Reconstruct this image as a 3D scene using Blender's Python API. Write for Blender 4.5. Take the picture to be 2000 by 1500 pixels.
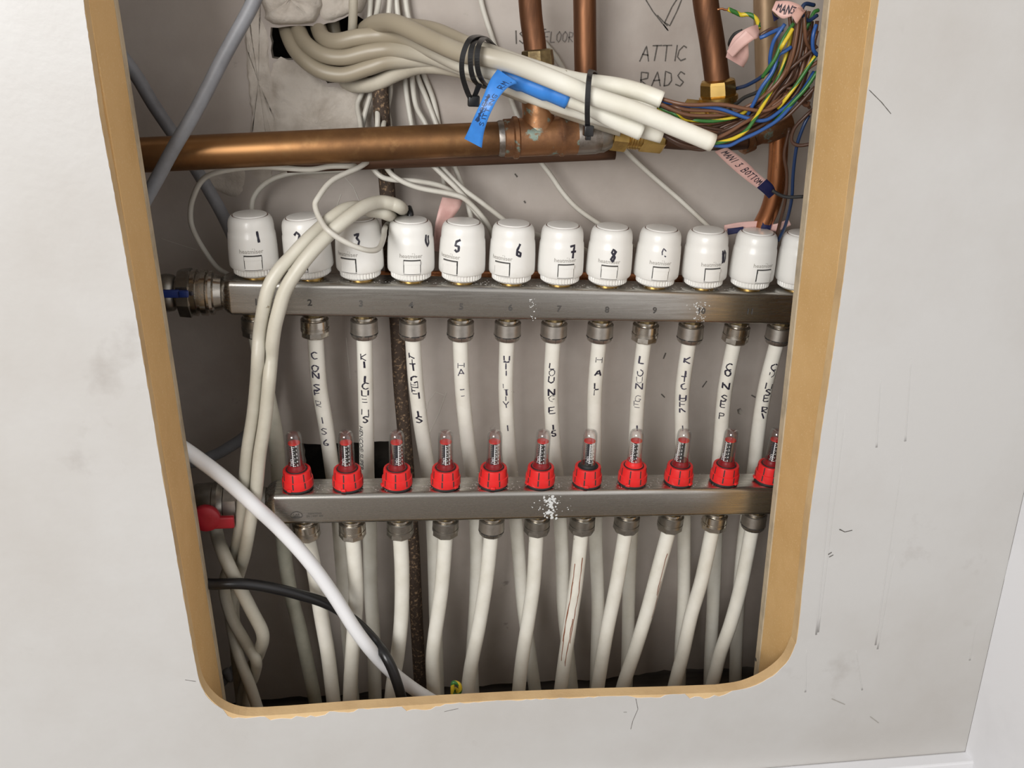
import bpy, bmesh, math, random
from mathutils import Vector, Matrix
from mathutils.geometry import tessellate_polygon
random.seed(7)
S = bpy.context.scene
C = S.collection
for o in list(bpy.data.objects): bpy.data.objects.remove(o)

# ------------------------------------------------------------------ camera
F = 1800.0
CAMPOS = Vector((0.0, -0.69, 0.894))
Rv = Vector((12000, -200, 1800)).normalized()
Dv = Vector((-203, 4000, 1800)); Dv = (Dv - Rv * Dv.dot(Rv)).normalized()
Nv = Rv.cross(Dv).normalized()
cam = bpy.data.cameras.new('camera'); cam.sensor_fit = 'HORIZONTAL'; cam.sensor_width = 36.0; cam.lens = F * 36 / 2000
cam.clip_start = 0.01; cam.clip_end = 50
co = bpy.data.objects.new('camera', cam); C.objects.link(co)
cx = Vector((Rv.x, Nv.x, -Dv.x)); cy = Vector((-Rv.y, -Nv.y, Dv.y)); cz = Vector((-Rv.z, -Nv.z, Dv.z))
co.matrix_world = Matrix(((cx.x, cy.x, cz.x, CAMPOS.x), (cx.y, cy.y, cz.y, CAMPOS.y), (cx.z, cy.z, cz.z, CAMPOS.z), (0, 0, 0, 1)))
S.camera = co

# ------------------------------------------------------------------ world, lights, exposure
w = bpy.data.worlds.new('room_light'); S.world = w; w.use_nodes = True
bg = w.node_tree.nodes['Background']; bg.inputs[0].default_value = (1.0, 0.975, 0.945, 1); bg.inputs[1].default_value = 0.37
def area(name, loc, tgt, sx, sy, power, col):
    l = bpy.data.lights.new(name, 'AREA'); l.shape = 'RECTANGLE'; l.size = sx; l.size_y = sy; l.energy = power; l.color = col
    o = bpy.data.objects.new(name, l); C.objects.link(o); o.location = loc
    o.rotation_euler = (Vector(tgt) - Vector(loc)).to_track_quat('-Z', 'Y').to_euler(); return o
area('window_daylight', (-1.05, -1.95, 1.40), (0.12, 0.12, 0.80), 1.1, 1.3, 57, (1.0, 0.985, 0.965))
S.view_settings.view_transform = 'Standard'; S.view_settings.look = 'None'
S.view_settings.exposure = 0.06; S.view_settings.gamma = 1.0; S.view_settings.use_curve_mapping = False

# ------------------------------------------------------------------ helpers
def ray(px, py):
    x, y = (px - 1000) / F, (py - 750) / F
    c = Vector((x, y, 1.0)); return Vector((c.dot(Rv), c.dot(Nv), -c.dot(Dv)))
def P(px, py, y):
    r = ray(px, py); return CAMPOS + r * ((y - CAMPOS.y) / r.y)
def proj(p):
    v = p - CAMPOS; c = Rv * v.x + Nv * v.y - Dv * v.z
    return (1000 + F * c.x / c.z, 750 + F * c.y / c.z)
def tag(o, label=None, cat=None, group=None, kind=None):
    if label: o['label'] = label
    if cat: o['category'] = cat
    if group: o['group'] = group
    if kind: o['kind'] = kind
    return o
def thing(name, label, cat, mw=None, group=None):
    o = bpy.data.objects.new(name, None); C.objects.link(o); o.empty_display_size = 0.01
    o.matrix_world = mw if mw is not None else Matrix()
    return tag(o, label, cat, group)
def mesh(name, V, Fc, mats, mi=None, smooth=True):
    m = bpy.data.meshes.new(name); m.from_pydata([tuple(v) for v in V], [], Fc); m.validate()
    for a in (mats if isinstance(mats, (list, tuple)) else [mats]): m.materials.append(a)
    if mi and len(mi) == len(m.polygons): m.polygons.foreach_set('material_index', mi)
    m.polygons.foreach_set('use_smooth', [smooth] * len(m.polygons)); m.update(); return m
def put(name, m, parent=None, world=False):
    """link a mesh; parent=Empty: mesh coords are local unless world=True. Top-level: origin moved to the base."""
    o = bpy.data.objects.new(name, m); C.objects.link(o)
    if parent is not None:
        o.parent = parent
        if world:
            pm = parent.matrix_world.copy() if parent.parent is None else parent.parent.matrix_world @ parent.matrix_parent_inverse @ parent.matrix_basis
            if parent.parent is None: pm = parent.matrix_basis.copy()
            o.matrix_parent_inverse = pm.inverted()
    elif len(m.vertices):
        n = len(m.vertices); lo = min(v.co.z for v in m.vertices)
        c = Vector((sum(v.co.x for v in m.vertices) / n, sum(v.co.y for v in m.vertices) / n, lo))
        m.transform(Matrix.Translation(-c)); o.location = c
    return o
class MB:
    def __init__(s): s.V = []; s.F = []; s.M = []
    def add(s, V, Fc, mi=0):
        b = len(s.V); s.V += [Vector(v) for v in V]; s.F += [tuple(i + b for i in f) for f in Fc]
        s.M += mi if isinstance(mi, list) else [mi] * len(Fc)
    def build(s, name, mats, smooth=True): return mesh(name, s.V, s.F, mats, s.M, smooth)
def catmull(pts, sub=8):
    p = [Vector(a) for a in pts]
    if len(p) < 3 : return [p[0].lerp(p[-1], i / sub) for i in range(sub + 1)]
    p = [p[0] * 2 - p[1]] + p + [p[-1] * 2 - p[-2]]
    out = []
    for i in range(1, len(p) - 2):
        a, b, c, d = p[i - 1], p[i], p[i + 1], p[i + 2]
        for k in range(sub):
            t = k / sub
            out.append(0.5 * ((2 * b) + (c - a) * t + (2 * a - 5 * b + 4 * c - d) * t * t + (3 * b - a - 3 * c + d) * t ** 3))
    out.append(p[-2].copy()); return out
def frames(pts):
    n = len(pts); T = []
    for i in range(n):
        t = pts[min(i + 1, n - 1)] - pts[max(i - 1, 0)]; T.append(t.normalized() if t.length > 1e-9 else Vector((0, 0, 1)))
    a = Vector((0, -1, 0)); u = (a - T[0] * a.dot(T[0]))
    if u.length < 1e-3: u = Vector((1, 0, 0)) - T[0] * T[0].x
    u.normalize(); U = [u]
    for i in range(1, n):
        u = U[-1] - T[i] * U[-1].dot(T[i]); u.normalize(); U.append(u)
    return T, U
def tube_geo(mb, pts, r, seg=12, cap=True, mi=0, stripe=None):
    T, U = frames(pts); n = len(pts); V = []; Fc = []; M = []
    for i in range(n):
        rr = r[i] if isinstance(r, (list, tuple)) else r
        W = T[i].cross(U[i])
        for k in range(seg):
            a = 2 * math.pi * k / seg + (stripe * i if stripe else 0); V.append(pts[i] + (U[i] * math.cos(a) + W * math.sin(a)) * rr)
    for i in range(n - 1):
        for k in range(seg):
            k2 = (k + 1) % seg; Fc.append((i * seg + k, i * seg + k2, (i + 1) * seg + k2, (i + 1) * seg + k))
            M.append((0 if k < seg // 2 else 1) if stripe else mi)
    if cap:
        Fc.append(tuple(range(seg))[::-1]); Fc.append(tuple((n - 1) * seg + k for k in range(seg))); M += [mi, mi]
    mb.add(V, Fc, M)
def pts3(L): return [P(*a) for a in L]
TUBES = []; FIXED = []
MOVING = {'grey_cable', 'white_cable', 'black_cable', 'beige_cable', 'actuator_lead', 'core_wire', 'loose_wire'}
def tube(name, pts, r, mats, parent=None, seg=12, sub=8, stripe=None, floor=False, world=True):
    c = catmull(pts, sub)
    if floor:
        d = c[-1] - c[-4]; d.y *= .5; d.x *= .8
        if c[-1].z > 0.0:
            q = c[-1] + d * (c[-1].z / max(1e-4, -d.z)); q.z = 0.0; c += [c[-1].lerp(q, .5), q]
    mb = MB(); tube_geo(mb, c, r, seg, True, 0, stripe); o = put(name, mb.build(name, mats), parent, world)
    TUBES.append(dict(o=o, c=c, r=r, seg=seg, stripe=stripe, mats=mats, parent=parent, move=name in MOVING)); return o
def lathe_geo(mb, prof, seg=32, mi=0, cap0=True, cap1=True, mod=None, rot=0):
    V = []; Fc = []; n = len(prof)
    for i, (h, r) in enumerate(prof):
        for k in range(seg):
            a = 2 * math.pi * (k + rot) / seg; rr = r * (mod(k, i) if mod else 1); V.append((rr * math.cos(a), rr * math.sin(a), h))
    for i in range(n - 1):
        for k in range(seg):
            k2 = (k + 1) % seg; Fc.append((i * seg + k, i * seg + k2, (i + 1) * seg + k2, (i + 1) * seg + k))
    if cap0: Fc.append(tuple(range(seg))[::-1])
    if cap1: Fc.append(tuple((n - 1) * seg + k for k in range(seg)))
    mb.add(V, Fc, mi)
def lathe(name, prof, mats, seg=32, smooth=True, cap0=True, cap1=True, mod=None, rot=0):
    mb = MB(); lathe_geo(mb, prof, seg, 0, cap0, cap1, mod, rot); m = mb.build(name, mats, smooth)
    if smooth and hasattr(m, 'set_sharp_from_angle'): m.set_sharp_from_angle(angle=math.radians(38))
    return m
def axis_mat(base, up, front=None):
    z = Vector(up).normalized(); f = Vector(front) if front is not None else Vector((0, -1, 0))
    f = (f - z * f.dot(z)).normalized(); x = f.cross(z) * -1      # local -y = front, local x right, z up
    y = z.cross(x); return Matrix(((x.x, y.x, z.x, base[0]), (x.y, y.y, z.y, base[1]), (x.z, y.z, z.z, base[2]), (0, 0, 0, 1)))
def box_geo(mb, lo, hi, mi=0, bev=0.0):
    x0, y0, z0 = lo; x1, y1, z1 = hi
    bm = bmesh.new(); bmesh.ops.create_cube(bm, size=1)
    for v in bm.verts: v.co = Vector(((x0 + x1) / 2 + v.co.x * (x1 - x0), (y0 + y1) / 2 + v.co.y * (y1 - y0), (z0 + z1) / 2 + v.co.z * (z1 - z0)))
    if bev: bmesh.ops.bevel(bm, geom=bm.edges[:], offset=bev, segments=2, affect='EDGES', profile=.6)
    bm.verts.index_update(); mb.add([v.co.copy() for v in bm.verts], [tuple(v.index for v in f.verts) for f in bm.faces], mi); bm.free()
def sheet(outer, holes, y0, y1, mats, name, front=0, side=1):
    """flat board in the xz plane between y0 (front) and y1 with holes; loops are lists of (x,z)"""
    loops = [outer] + holes
    tris = tessellate_polygon([[Vector((a, b, 0)) for a, b in L] for L in loops])
    flat = [p for L in loops for p in L]; n = len(flat)
    V = [(a, y0, b) for a, b in flat] + [(a, y1, b) for a, b in flat]; Fc = []; M = []
    for t in tris:
        a, b, c = [Vector(flat[i]) for i in t]
        if (b - a).cross(c - a) < 0: t = (t[0], t[2], t[1])
        Fc.append(tuple(t)); M.append(front); Fc.append(tuple(i + n for i in reversed(t))); M.append(front)
    s = 0
    for L in loops:
        for i in range(len(L)):
            a, b = s + i, s + (i + 1) % len(L); Fc.append((a, b, b + n, a + n)); M.append(side)
        s += len(L)
    m = mesh(name, V, Fc, mats, M, False)
    bm = bmesh.new(); bm.from_mesh(m); bmesh.ops.recalc_face_normals(bm, faces=bm.faces); bm.to_mesh(m); bm.free(); return m
def XZ(px, py, y): p = P(px, py, y); return (p.x, p.z)
def rough_loop(L, amp, step):
    out = []
    for i in range(len(L)):
        a, b = Vector(L[i]), Vector(L[(i + 1) % len(L)]); k = max(1, int((b - a).length / step))
        for j in range(k):
            q = a.lerp(b, j / k); out.append((q.x + random.uniform(-amp, amp), q.y + random.uniform(-amp, amp)))
    return out
def smooth_loop(L, sub=4):
    p = [Vector((a, 0, b)) for a, b in L]; p2 = p[-2:] + p + p[:2]; out = []
    for i in range(2, len(p2) - 2):
        a, b, c, d = p2[i - 1], p2[i], p2[i + 1], p2[i + 2] if i + 2 < len(p2) else p2[-1]
        for k in range(sub):
            t = k / sub; q = 0.5 * ((2 * b) + (c - a) * t + (2 * a - 5 * b + 4 * c - d) * t * t + (3 * b - a - 3 * c + d) * t ** 3); out.append((q.x, q.z))
    return out

# ---- handwriting: stroke alphabet in a unit box
FONT = {'A': '0,0 .5,1 1,0|.2,.4 .85,.4', 'B': '0,0 0,1 .7,.95 .75,.6 0,.5 .85,.45 .85,.05 0,0', 'C': '1,.85 .6,1 .1,.7 .1,.3 .5,0 1,.15', 'D': '0,0 0,1 .7,.85 .9,.4 .6,.05 0,0',
 'E': '.9,1 0,1 0,0 .9,0|0,.5 .7,.5', 'F': '.9,1 0,1 0,0|0,.5 .7,.5', 'G': '1,.85 .5,1 .05,.6 .2,.1 .7,0 .95,.4 .55,.4', 'H': '0,0 0,1|1,0 1,1|0,.5 1,.5', 'I': '.5,0 .5,1', 'K': '.05,0 .05,1|.9,1 .05,.45 .95,0',
 'L': '.1,1 .1,0 .9,0', 'M': '0,0 .1,1 .5,.4 .9,1 1,0', 'N': '0,0 0,1 1,0 1,1', 'O': '.5,1 .05,.7 .1,.2 .5,0 .9,.25 .95,.7 .5,1', 'P': '0,0 0,1 .8,.9 .8,.55 0,.45', 'R': '0,0 0,1 .8,.9 .75,.55 0,.45 .9,0',
 'S': '.95,.85 .5,1 .1,.75 .5,.52 .9,.25 .5,0 .05,.15', 'T': '0,1 1,1|.5,1 .5,0', 'U': '.05,1 .05,.2 .5,0 .9,.2 .95,1', 'V': '0,1 .5,0 1,1', 'Y': '0,1 .5,.5 1,1|.5,.5 .5,0', 'Z': '0,1 1,1 0,0 1,0', '.': '.4,.02 .55,.02',
 '1': '.5,1 .55,0', '2': '.05,.8 .4,1 .85,.8 .6,.4 .1,0 .95,.05', '3': '.1,.9 .8,.95 .4,.6 .85,.4 .6,.02 .05,.08', '4': '.25,1 .15,.4 .35,.08 .75,.3 .8,.85', '5': '.9,1 .3,.9 .15,.55 .75,.5 .8,.15 .4,0 .2,.2', '6': '.7,1 .15,.5 .2,.1 .7,.0 .8,.3 .3,.4',
 '7': '.05,.95 .85,1 .55,.5 .45,0|.2,.5 .95,.5', '8': '.8,.85 .4,1 .2,.75 .75,.35 .5,0 .1,.2 .6,.6 .8,.85', '9': '.85,.8 .4,.98 .15,.7 .3,.5|.75,.35 .95,.3', '0': '.5,1 .1,.7 .15,.2 .5,0 .9,.3 .9,.75 .5,1'}
def strokes(text, h, wd, gap, stack=False):
    out = []; x = 0; y = 0
    for ch in text:
        for part in FONT.get(ch, '').split('|'):
            if part: out.append([(x + float(a.split(',')[0]) * wd + random.uniform(-.06, .06) * wd, y + float(a.split(',')[1]) * h + random.uniform(-.04, .04) * h) for a in part.split()])
        if stack: y -= (h + gap)
        else: x += (wd * (0.45 if ch in '1I.' else 1)) + gap
    return out
def ink_geo(mb, polys, width, fmap):
    """flat ink strokes; fmap turns (u,v) in metres into a world or local point"""
    for L in polys:
        q = []
        for i in range(len(L) - 1):
            a, b = Vector(L[i]), Vector(L[i + 1]); k = max(1, int((b - a).length / 0.0012))
            q += [a.lerp(b, j / k) for j in range(k)]
        q.append(Vector(L[-1])); V = []; Fc = []
        for i, p in enumerate(q):
            t = (q[min(i + 1, len(q) - 1)] - q[max(i - 1, 0)])
            if t.length < 1e-9: t = Vector((1, 0))
            t.normalize(); nn = Vector((-t.y, t.x)) * width / 2 * random.uniform(.8, 1.15)
            if i == 0: p = p - t * width * .3
            if i == len(q) - 1: p = p + t * width * .3
            V += [fmap(*(p + nn)), fmap(*(p - nn))]
        for i in range(len(q) - 1): Fc.append((2 * i, 2 * i + 1, 2 * i + 3, 2 * i + 2))
        mb.add(V, Fc)
def text_geo(mb, txt, size, fmap, mi=0, bold=0.0):
    cu = bpy.data.curves.new('t', 'FONT'); cu.body = txt; cu.size = size; cu.align_x = 'CENTER'; cu.align_y = 'CENTER'; cu.resolution_u = 3; cu.offset = bold
    o = bpy.data.objects.new('t', cu); C.objects.link(o); dg = bpy.context.evaluated_depsgraph_get(); dg.update()
    me = o.evaluated_get(dg).to_mesh()
    mb.add([fmap(v.co.x, v.co.y) for v in me.vertices], [tuple(p.vertices) for p in me.polygons], mi)
    o.evaluated_get(dg).to_mesh_clear(); bpy.data.objects.remove(o); bpy.data.curves.remove(cu)

# ------------------------------------------------------------------ materials
def mat(name, col, rough=.5, metal=0.0, var=None, var2=None, bump=None, stretch=None, spec=.5, rvar=0.0, trans=0.0, coat=0.0):
    m = bpy.data.materials.new(name); m.use_nodes = True; nt = m.node_tree; N = nt.nodes; L = nt.links; b = N['Principled BSDF']
    b.inputs['Base Color'].default_value = (*col, 1); b.inputs['Roughness'].default_value = rough; b.inputs['Metallic'].default_value = metal
    b.inputs['Specular IOR Level'].default_value = spec; b.inputs['Coat Weight'].default_value = coat
    tc = N.new('ShaderNodeTexCoord'); mp = N.new('ShaderNodeMapping'); L.new(tc.outputs['Object'], mp.inputs[0])
    if stretch: mp.inputs['Scale'].default_value = stretch
    src = None
    for k, v in enumerate([var, var2]):
        if not v: continue
        c2, sc, lo, hi = v[:4]; det = v[4] if len(v) > 4 else 6
        n = N.new('ShaderNodeTexNoise'); n.inputs['Scale'].default_value = sc; n.inputs['Detail'].default_value = det; n.inputs['Roughness'].default_value = .62
        L.new((tc.outputs['Object'] if (k == 1 and stretch) else mp.outputs[0]), n.inputs['Vector'])
        r = N.new('ShaderNodeMapRange'); r.inputs[1].default_value = lo; r.inputs[2].default_value = hi; L.new(n.outputs[0], r.inputs[0])
        x = N.new('ShaderNodeMix'); x.data_type = 'RGBA'; L.new(r.outputs[0], x.inputs[0])
        if src: L.new(src, x.inputs[6])
        else: x.inputs[6].default_value = (*col, 1)
        x.inputs[7].default_value = (*c2, 1); src = x.outputs[2]
        if rvar and k == 0:
            q = N.new('ShaderNodeMapRange'); q.inputs[3].default_value = rough; q.inputs[4].default_value = rough + rvar; L.new(r.outputs[0], q.inputs[0]); L.new(q.outputs[0], b.inputs['Roughness'])
    if src: L.new(src, b.inputs['Base Color'])
    if bump:
        n = N.new('ShaderNodeTexNoise'); n.inputs['Scale'].default_value = bump[0]; n.inputs['Detail'].default_value = 5; L.new(mp.outputs[0], n.inputs['Vector'])
        bp = N.new('ShaderNodeBump'); bp.inputs['Strength'].default_value = bump[1]; bp.inputs['Distance'].default_value = bump[2] if len(bump) > 2 else .002
        L.new(n.outputs[0], bp.inputs['Height']); L.new(bp.outputs[0], b.inputs['Normal'])
    if trans:
        o = N['Material Output']; t = N.new('ShaderNodeBsdfTransparent'); x = N.new('ShaderNodeMixShader'); x.inputs[0].default_value = trans
        L.new(b.outputs[0], x.inputs[1]); L.new(t.outputs[0], x.inputs[2]); L.new(x.outputs[0], o.inputs[0])
    return m
M = dict(
 panel=mat('grey_wall_paint', (.55, .54, .525), .42, var=((.485, .465, .44), 3.0, .42, .68, 6), var2=((.33, .30, .275), 7, .60, .80, 10), bump=(160, .10)),
 back=mat('cupboard_wall_paint', (.47, .425, .385), .6, var=((.36, .31, .275), 4.5, .42, .66, 8), var2=((.20, .175, .16), 34, .68, .78, 8), bump=(70, .18)),
 plaster=mat('rough_plaster', (.56, .51, .45), .85, var=((.42, .37, .315), 30, .45, .65, 8), bump=(55, .8, .004)),
 white_wall=mat('white_gloss_paint', (.80, .80, .82), .35, var=((.72, .72, .74), 6, .5, .75), bump=(90, .06)),
 cut=mat('cavity_shade', (.10, .085, .07), .9, var=((.04, .035, .03), 20, .4, .6), bump=(60, .6)),  # near-black, shade inside holes put into the colour
 mdf=mat('bare_mdf', (.74, .475, .205), .75, var=((.64, .39, .15), 9, .4, .7, 4), var2=((.80, .57, .30), 520, .58, .75, 2), bump=(500, .12, .001)),
 mdf_pale=mat('cut_mdf_edge', (.70, .495, .26), .8, var=((.54, .36, .18), 14, .4, .7, 4), bump=(400, .25, .001)),
 lip=mat('greyed_timber_edge', (.55, .45, .31), .8, var=((.34, .28, .20), 30, .45, .7), bump=(200, .3)),
 floor=mat('timber_floor', (.17, .145, .12), .6, var=((.11, .09, .075), 9, .4, .65), stretch=(1, 9, 9)),
 steel=mat('brushed_steel', (.54, .52, .485), .25, 1.0, var=((.43, .41, .38), 7, .42, .70, 6), stretch=(3, 60, 60), rvar=.10, bump=(12, .03, .001)),
 nickel=mat('nickel_plate', (.60, .56, .50), .2, 1.0, var=((.36, .335, .30), 60, .45, .7), rvar=.25),
 nickel_matt=mat('matt_nickel', (.50, .47, .43), .42, 1.0, var=((.38, .355, .325), 90, .4, .7)),
 dark_nickel=mat('tarnished_nickel', (.38, .36, .325), .32, 1.0, var=((.20, .185, .165), 40, .4, .7), rvar=.2),
 brass=mat('brass', (.60, .40, .13), .28, 1.0, var=((.34, .22, .08), 45, .45, .68), rvar=.2),
 old_brass=mat('dull_brass', (.30, .235, .12), .42, 1.0, var=((.15, .11, .06), 50, .4, .65), rvar=.2),
 copper=mat('aged_copper', (.32, .165, .068), .38, .92, var=((.11, .056, .03), 9, .40, .68, 8), stretch=(1, 1, 1), rvar=.25, var2=((.30, .17, .075), 60, .55, .75)),
 copper_v=mat('streaked_copper', (.25, .115, .058), .42, .9, var=((.13, .062, .035), 14, .38, .64, 8), stretch=(6, 6, .7), rvar=.2),
 copper_bright=mat('clean_copper', (.60, .26, .12), .26, 1.0, var=((.34, .14, .07), 12, .45, .7), stretch=(5, 5, .8), rvar=.2),
 tee=mat('verdigris_copper', (.34, .17, .08), .42, .85, var=((.16, .08, .045), 26, .45, .66, 8), var2=((.27, .34, .29), 80, .575, .63, 7), rvar=.3, bump=(80, .25)),
 solder=mat('solder', (.36, .33, .30), .42, 1.0, var=((.16, .13, .10), 60, .42, .66), bump=(90, .3)),
 rust=mat('rusty_iron', (.06, .040, .028), .8, .2, var=((.33, .22, .13), 300, .54, .68, 4), bump=(220, .6, .002)),
 head=mat('white_plastic', (.79, .78, .745), .33, var=((.71, .69, .63), 26, .55, .8, 5), coat=.1),
 gap=mat('black_seam', (.03, .028, .026), .7),
 seam=mat('red_brown_seam', (.20, .10, .07), .7),
 logo=mat('grey_print', (.36, .34, .31), .6),
 ink=mat('black_marker', (.018, .016, .03), .45),
 ink2=mat('faded_marker', (.05, .045, .07), .6),
 pencil=mat('wall_pencil', (.10, .09, .08), .8),
 etch=mat('laser_etching', (.075, .07, .065), .5),
 pipe=mat('white_pipe', (.76, .74, .67), .36, var=((.60, .57, .48), 12, .45, .75, 6), var2=((.20, .17, .12), 110, .715, .76, 5)),
 old_pipe=mat('grubby_pipe', (.56, .55, .46), .5, var=((.36, .37, .30), 16, .45, .7, 6), var2=((.12, .11, .08), 90, .68, .75)),
 cable=mat('beige_cable', (.56, .535, .455), .42, var=((.42, .39, .31), 14, .45, .75, 5), var2=((.22, .17, .10), 90, .71, .76, 5)),
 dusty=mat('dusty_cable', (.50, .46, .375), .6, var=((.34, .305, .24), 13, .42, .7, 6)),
 white_cable=mat('clean_white_cable', (.80, .81, .83), .38),
 flex=mat('grey_white_flex', (.60, .58, .52), .42, var=((.47, .44, .38), 18, .45, .7)),
 grey=mat('grey_cable', (.225, .232, .25), .5, var=((.145, .145, .155), 20, .4, .7)),
 black=mat('black_plastic', (.012, .012, .013), .32),
 matt_black=mat('black_rubber', (.02, .02, .02), .6),
 red=mat('red_plastic', (.72, .022, .022), .36, var=((.60, .018, .02), 30, .5, .7)),
 dark_red=mat('dark_red_insert', (.20, .012, .015), .25),
 red_lever=mat('red_lever_paint', (.42, .018, .03), .4, var=((.33, .012, .022), 40, .45, .7)),
 blue_lever=mat('blue_lever', (.012, .03, .16), .4),
 blue_tape=mat('blue_tape', (.045, .24, .70), .38, var=((.035, .19, .58), 40, .5, .7)),
 navy_tape=mat('navy_tape', (.012, .014, .06), .45),
 pink=mat('pink_tape', (.66, .43, .39), .5, var=((.56, .32, .29), 40, .45, .7)),
 brown=mat('brown_wire', (.155, .072, .04), .36), brown2=mat('dark_brown_wire', (.075, .036, .022), .4),
 blue=mat('blue_wire', (.028, .095, .31), .38), dblue=mat('dark_blue_wire', (.013, .032, .09), .4),
 green=mat('green_wire', (.035, .15, .03), .4), yellow=mat('yellow_wire', (.62, .47, .03), .4),
 scale=mat('limescale', (.62, .63, .62), .7, bump=(300, .6)),
 tube=mat('clear_plastic', (.85, .86, .86), .06, trans=.80, spec=.8),
 white_ink=mat('white_print', (.85, .85, .85), .5),
 debris=mat('grit', (.55, .53, .50), .7),
)

def clear(m):
    nt = m.node_tree; N = nt.nodes; L = nt.links; o = N['Material Output']
    t = N.new('ShaderNodeBsdfTransparent'); t.inputs[0].default_value = (.975, .98, .98, 1); g = N.new('ShaderNodeBsdfGlossy'); g.inputs[1].default_value = .08
    lw = N.new('ShaderNodeLayerWeight'); lw.inputs[0].default_value = .32; mr = N.new('ShaderNodeMapRange'); mr.inputs[3].default_value = .05; mr.inputs[4].default_value = .5
    x = N.new('ShaderNodeMixShader'); L.new(lw.outputs['Facing'], mr.inputs[0]); L.new(mr.outputs[0], x.inputs[0]); L.new(t.outputs[0], x.inputs[1]); L.new(g.outputs[0], x.inputs[2]); L.new(x.outputs[0], o.inputs[0])
clear(M['tube'])
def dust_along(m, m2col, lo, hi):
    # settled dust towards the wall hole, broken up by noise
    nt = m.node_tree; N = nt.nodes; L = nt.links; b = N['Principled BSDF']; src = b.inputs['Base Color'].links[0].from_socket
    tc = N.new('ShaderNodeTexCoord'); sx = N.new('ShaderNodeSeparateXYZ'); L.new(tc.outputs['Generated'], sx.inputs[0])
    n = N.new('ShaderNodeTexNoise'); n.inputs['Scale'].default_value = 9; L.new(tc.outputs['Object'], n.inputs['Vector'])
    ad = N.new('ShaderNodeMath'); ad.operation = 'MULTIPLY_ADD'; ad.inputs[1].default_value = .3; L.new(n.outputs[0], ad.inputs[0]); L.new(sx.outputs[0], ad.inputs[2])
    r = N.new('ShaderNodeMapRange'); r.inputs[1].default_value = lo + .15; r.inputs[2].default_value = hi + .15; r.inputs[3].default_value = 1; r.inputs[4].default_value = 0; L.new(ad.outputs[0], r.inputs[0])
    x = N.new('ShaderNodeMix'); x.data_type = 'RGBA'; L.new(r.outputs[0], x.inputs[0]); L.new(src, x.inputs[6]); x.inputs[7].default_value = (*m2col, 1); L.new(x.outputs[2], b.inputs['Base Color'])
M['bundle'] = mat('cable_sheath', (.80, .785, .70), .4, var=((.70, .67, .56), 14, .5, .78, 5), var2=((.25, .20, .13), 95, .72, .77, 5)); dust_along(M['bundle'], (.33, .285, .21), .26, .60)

# ------------------------------------------------------------------ the setting
YB = 0.262                      # back wall of the cupboard
PT = 0.012                      # thickness of the front board
# opening of the front board, traced clockwise from the top left
left_e = [(143, -130), (163, 0), (195, 225), (237, 450), (280, 700), (318, 930), (350, 1115), (376, 1262)]
corner_l = [(383, 1300), (391, 1334), (407, 1362), (436, 1386), (480, 1399)]
bottom_e = [(560, 1396), (700, 1385), (870, 1374), (1000, 1367), (1150, 1361), (1300, 1357), (1405, 1353)]
corner_r = [(1455, 1345), (1500, 1325), (1534, 1297), (1551, 1265), (1559, 1228)]
right_e = [(1580, 1020), (1602, 860), (1627, 690), (1648, 540), (1691, 200), (1717, 0), (1733, -130)]
def dense(L, n=4):
    q = catmull([Vector((a, b, 0)) for a, b in L], n); return [(v.x, v.y) for v in q]
cl_ = dense([left_e[-1]] + corner_l + [bottom_e[0]])[1:-1]; cr_ = dense([bottom_e[-1]] + corner_r + [right_e[0]])[1:-1]
open_px = left_e + cl_ + bottom_e + cr_ + right_e
core = [XZ(a, b, 0) for a, b in open_px]
zt = 2.0
pl0, pl1 = XZ(143, -130, 0), XZ(1733, -130, 0)
top_z = 1.42
core = [(pl0[0] - .02, top_z)] + core + [(pl1[0] + .02, top_z)]
c0, c1 = P(1880, 1489, 0), P(2000, 961, 0)       # corner with the right-hand wall
kx = (c1.x - c0.x) / (c1.z - c0.z)
def cornx(z): return c0.x + kx * min(z - c0.z, .9)
outerb = [(-1.3, 0.0), (cornx(0), 0.0), (cornx(.9), .9), (cornx(zt), zt), (-1.3, zt)]
tag(put('wall_front', sheet(outerb, [core], 0.0006, PT, [M['mdf_pale'], M['mdf_pale']], 'wall_front')), kind='structure')
wf = bpy.data.objects['wall_front']
# the paint skin stops short of the cut edge where it chipped away
chip = []
for i, (a, b) in enumerate(open_px):
    nx = open_px[min(i + 1, len(open_px) - 1)]
    n = max(1, int(math.hypot(nx[0] - a, nx[1] - b) / 9))
    for j in range(n):
        x, y = a + (nx[0] - a) * j / n, b + (nx[1] - b) * j / n
        e = random.uniform(0, 1.2)
        if y > 1300:
            e = random.uniform(0, 2.5)
            for (u, v, q) in ((440, 490, 7), (520, 640, 8), (790, 870, 9), (660, 700, 5), (1230, 1300, 4), (1345, 1418, 9)):
                if u < x < v: e += random.uniform(.45, 1) * q
            chip.append(XZ(x, y + e, 0))
        elif x < 500: chip.append(XZ(x - e, y, 0))
        else: chip.append(XZ(x + e, y, 0))
chip = [(pl0[0] - .021, top_z + .001)] + chip + [(pl1[0] + .021, top_z + .001)]
put('paint_coat', sheet(outerb, [chip], 0.0, 0.00055, [M['panel'], M['white_wall']], 'paint_coat'), wf, True)
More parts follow.
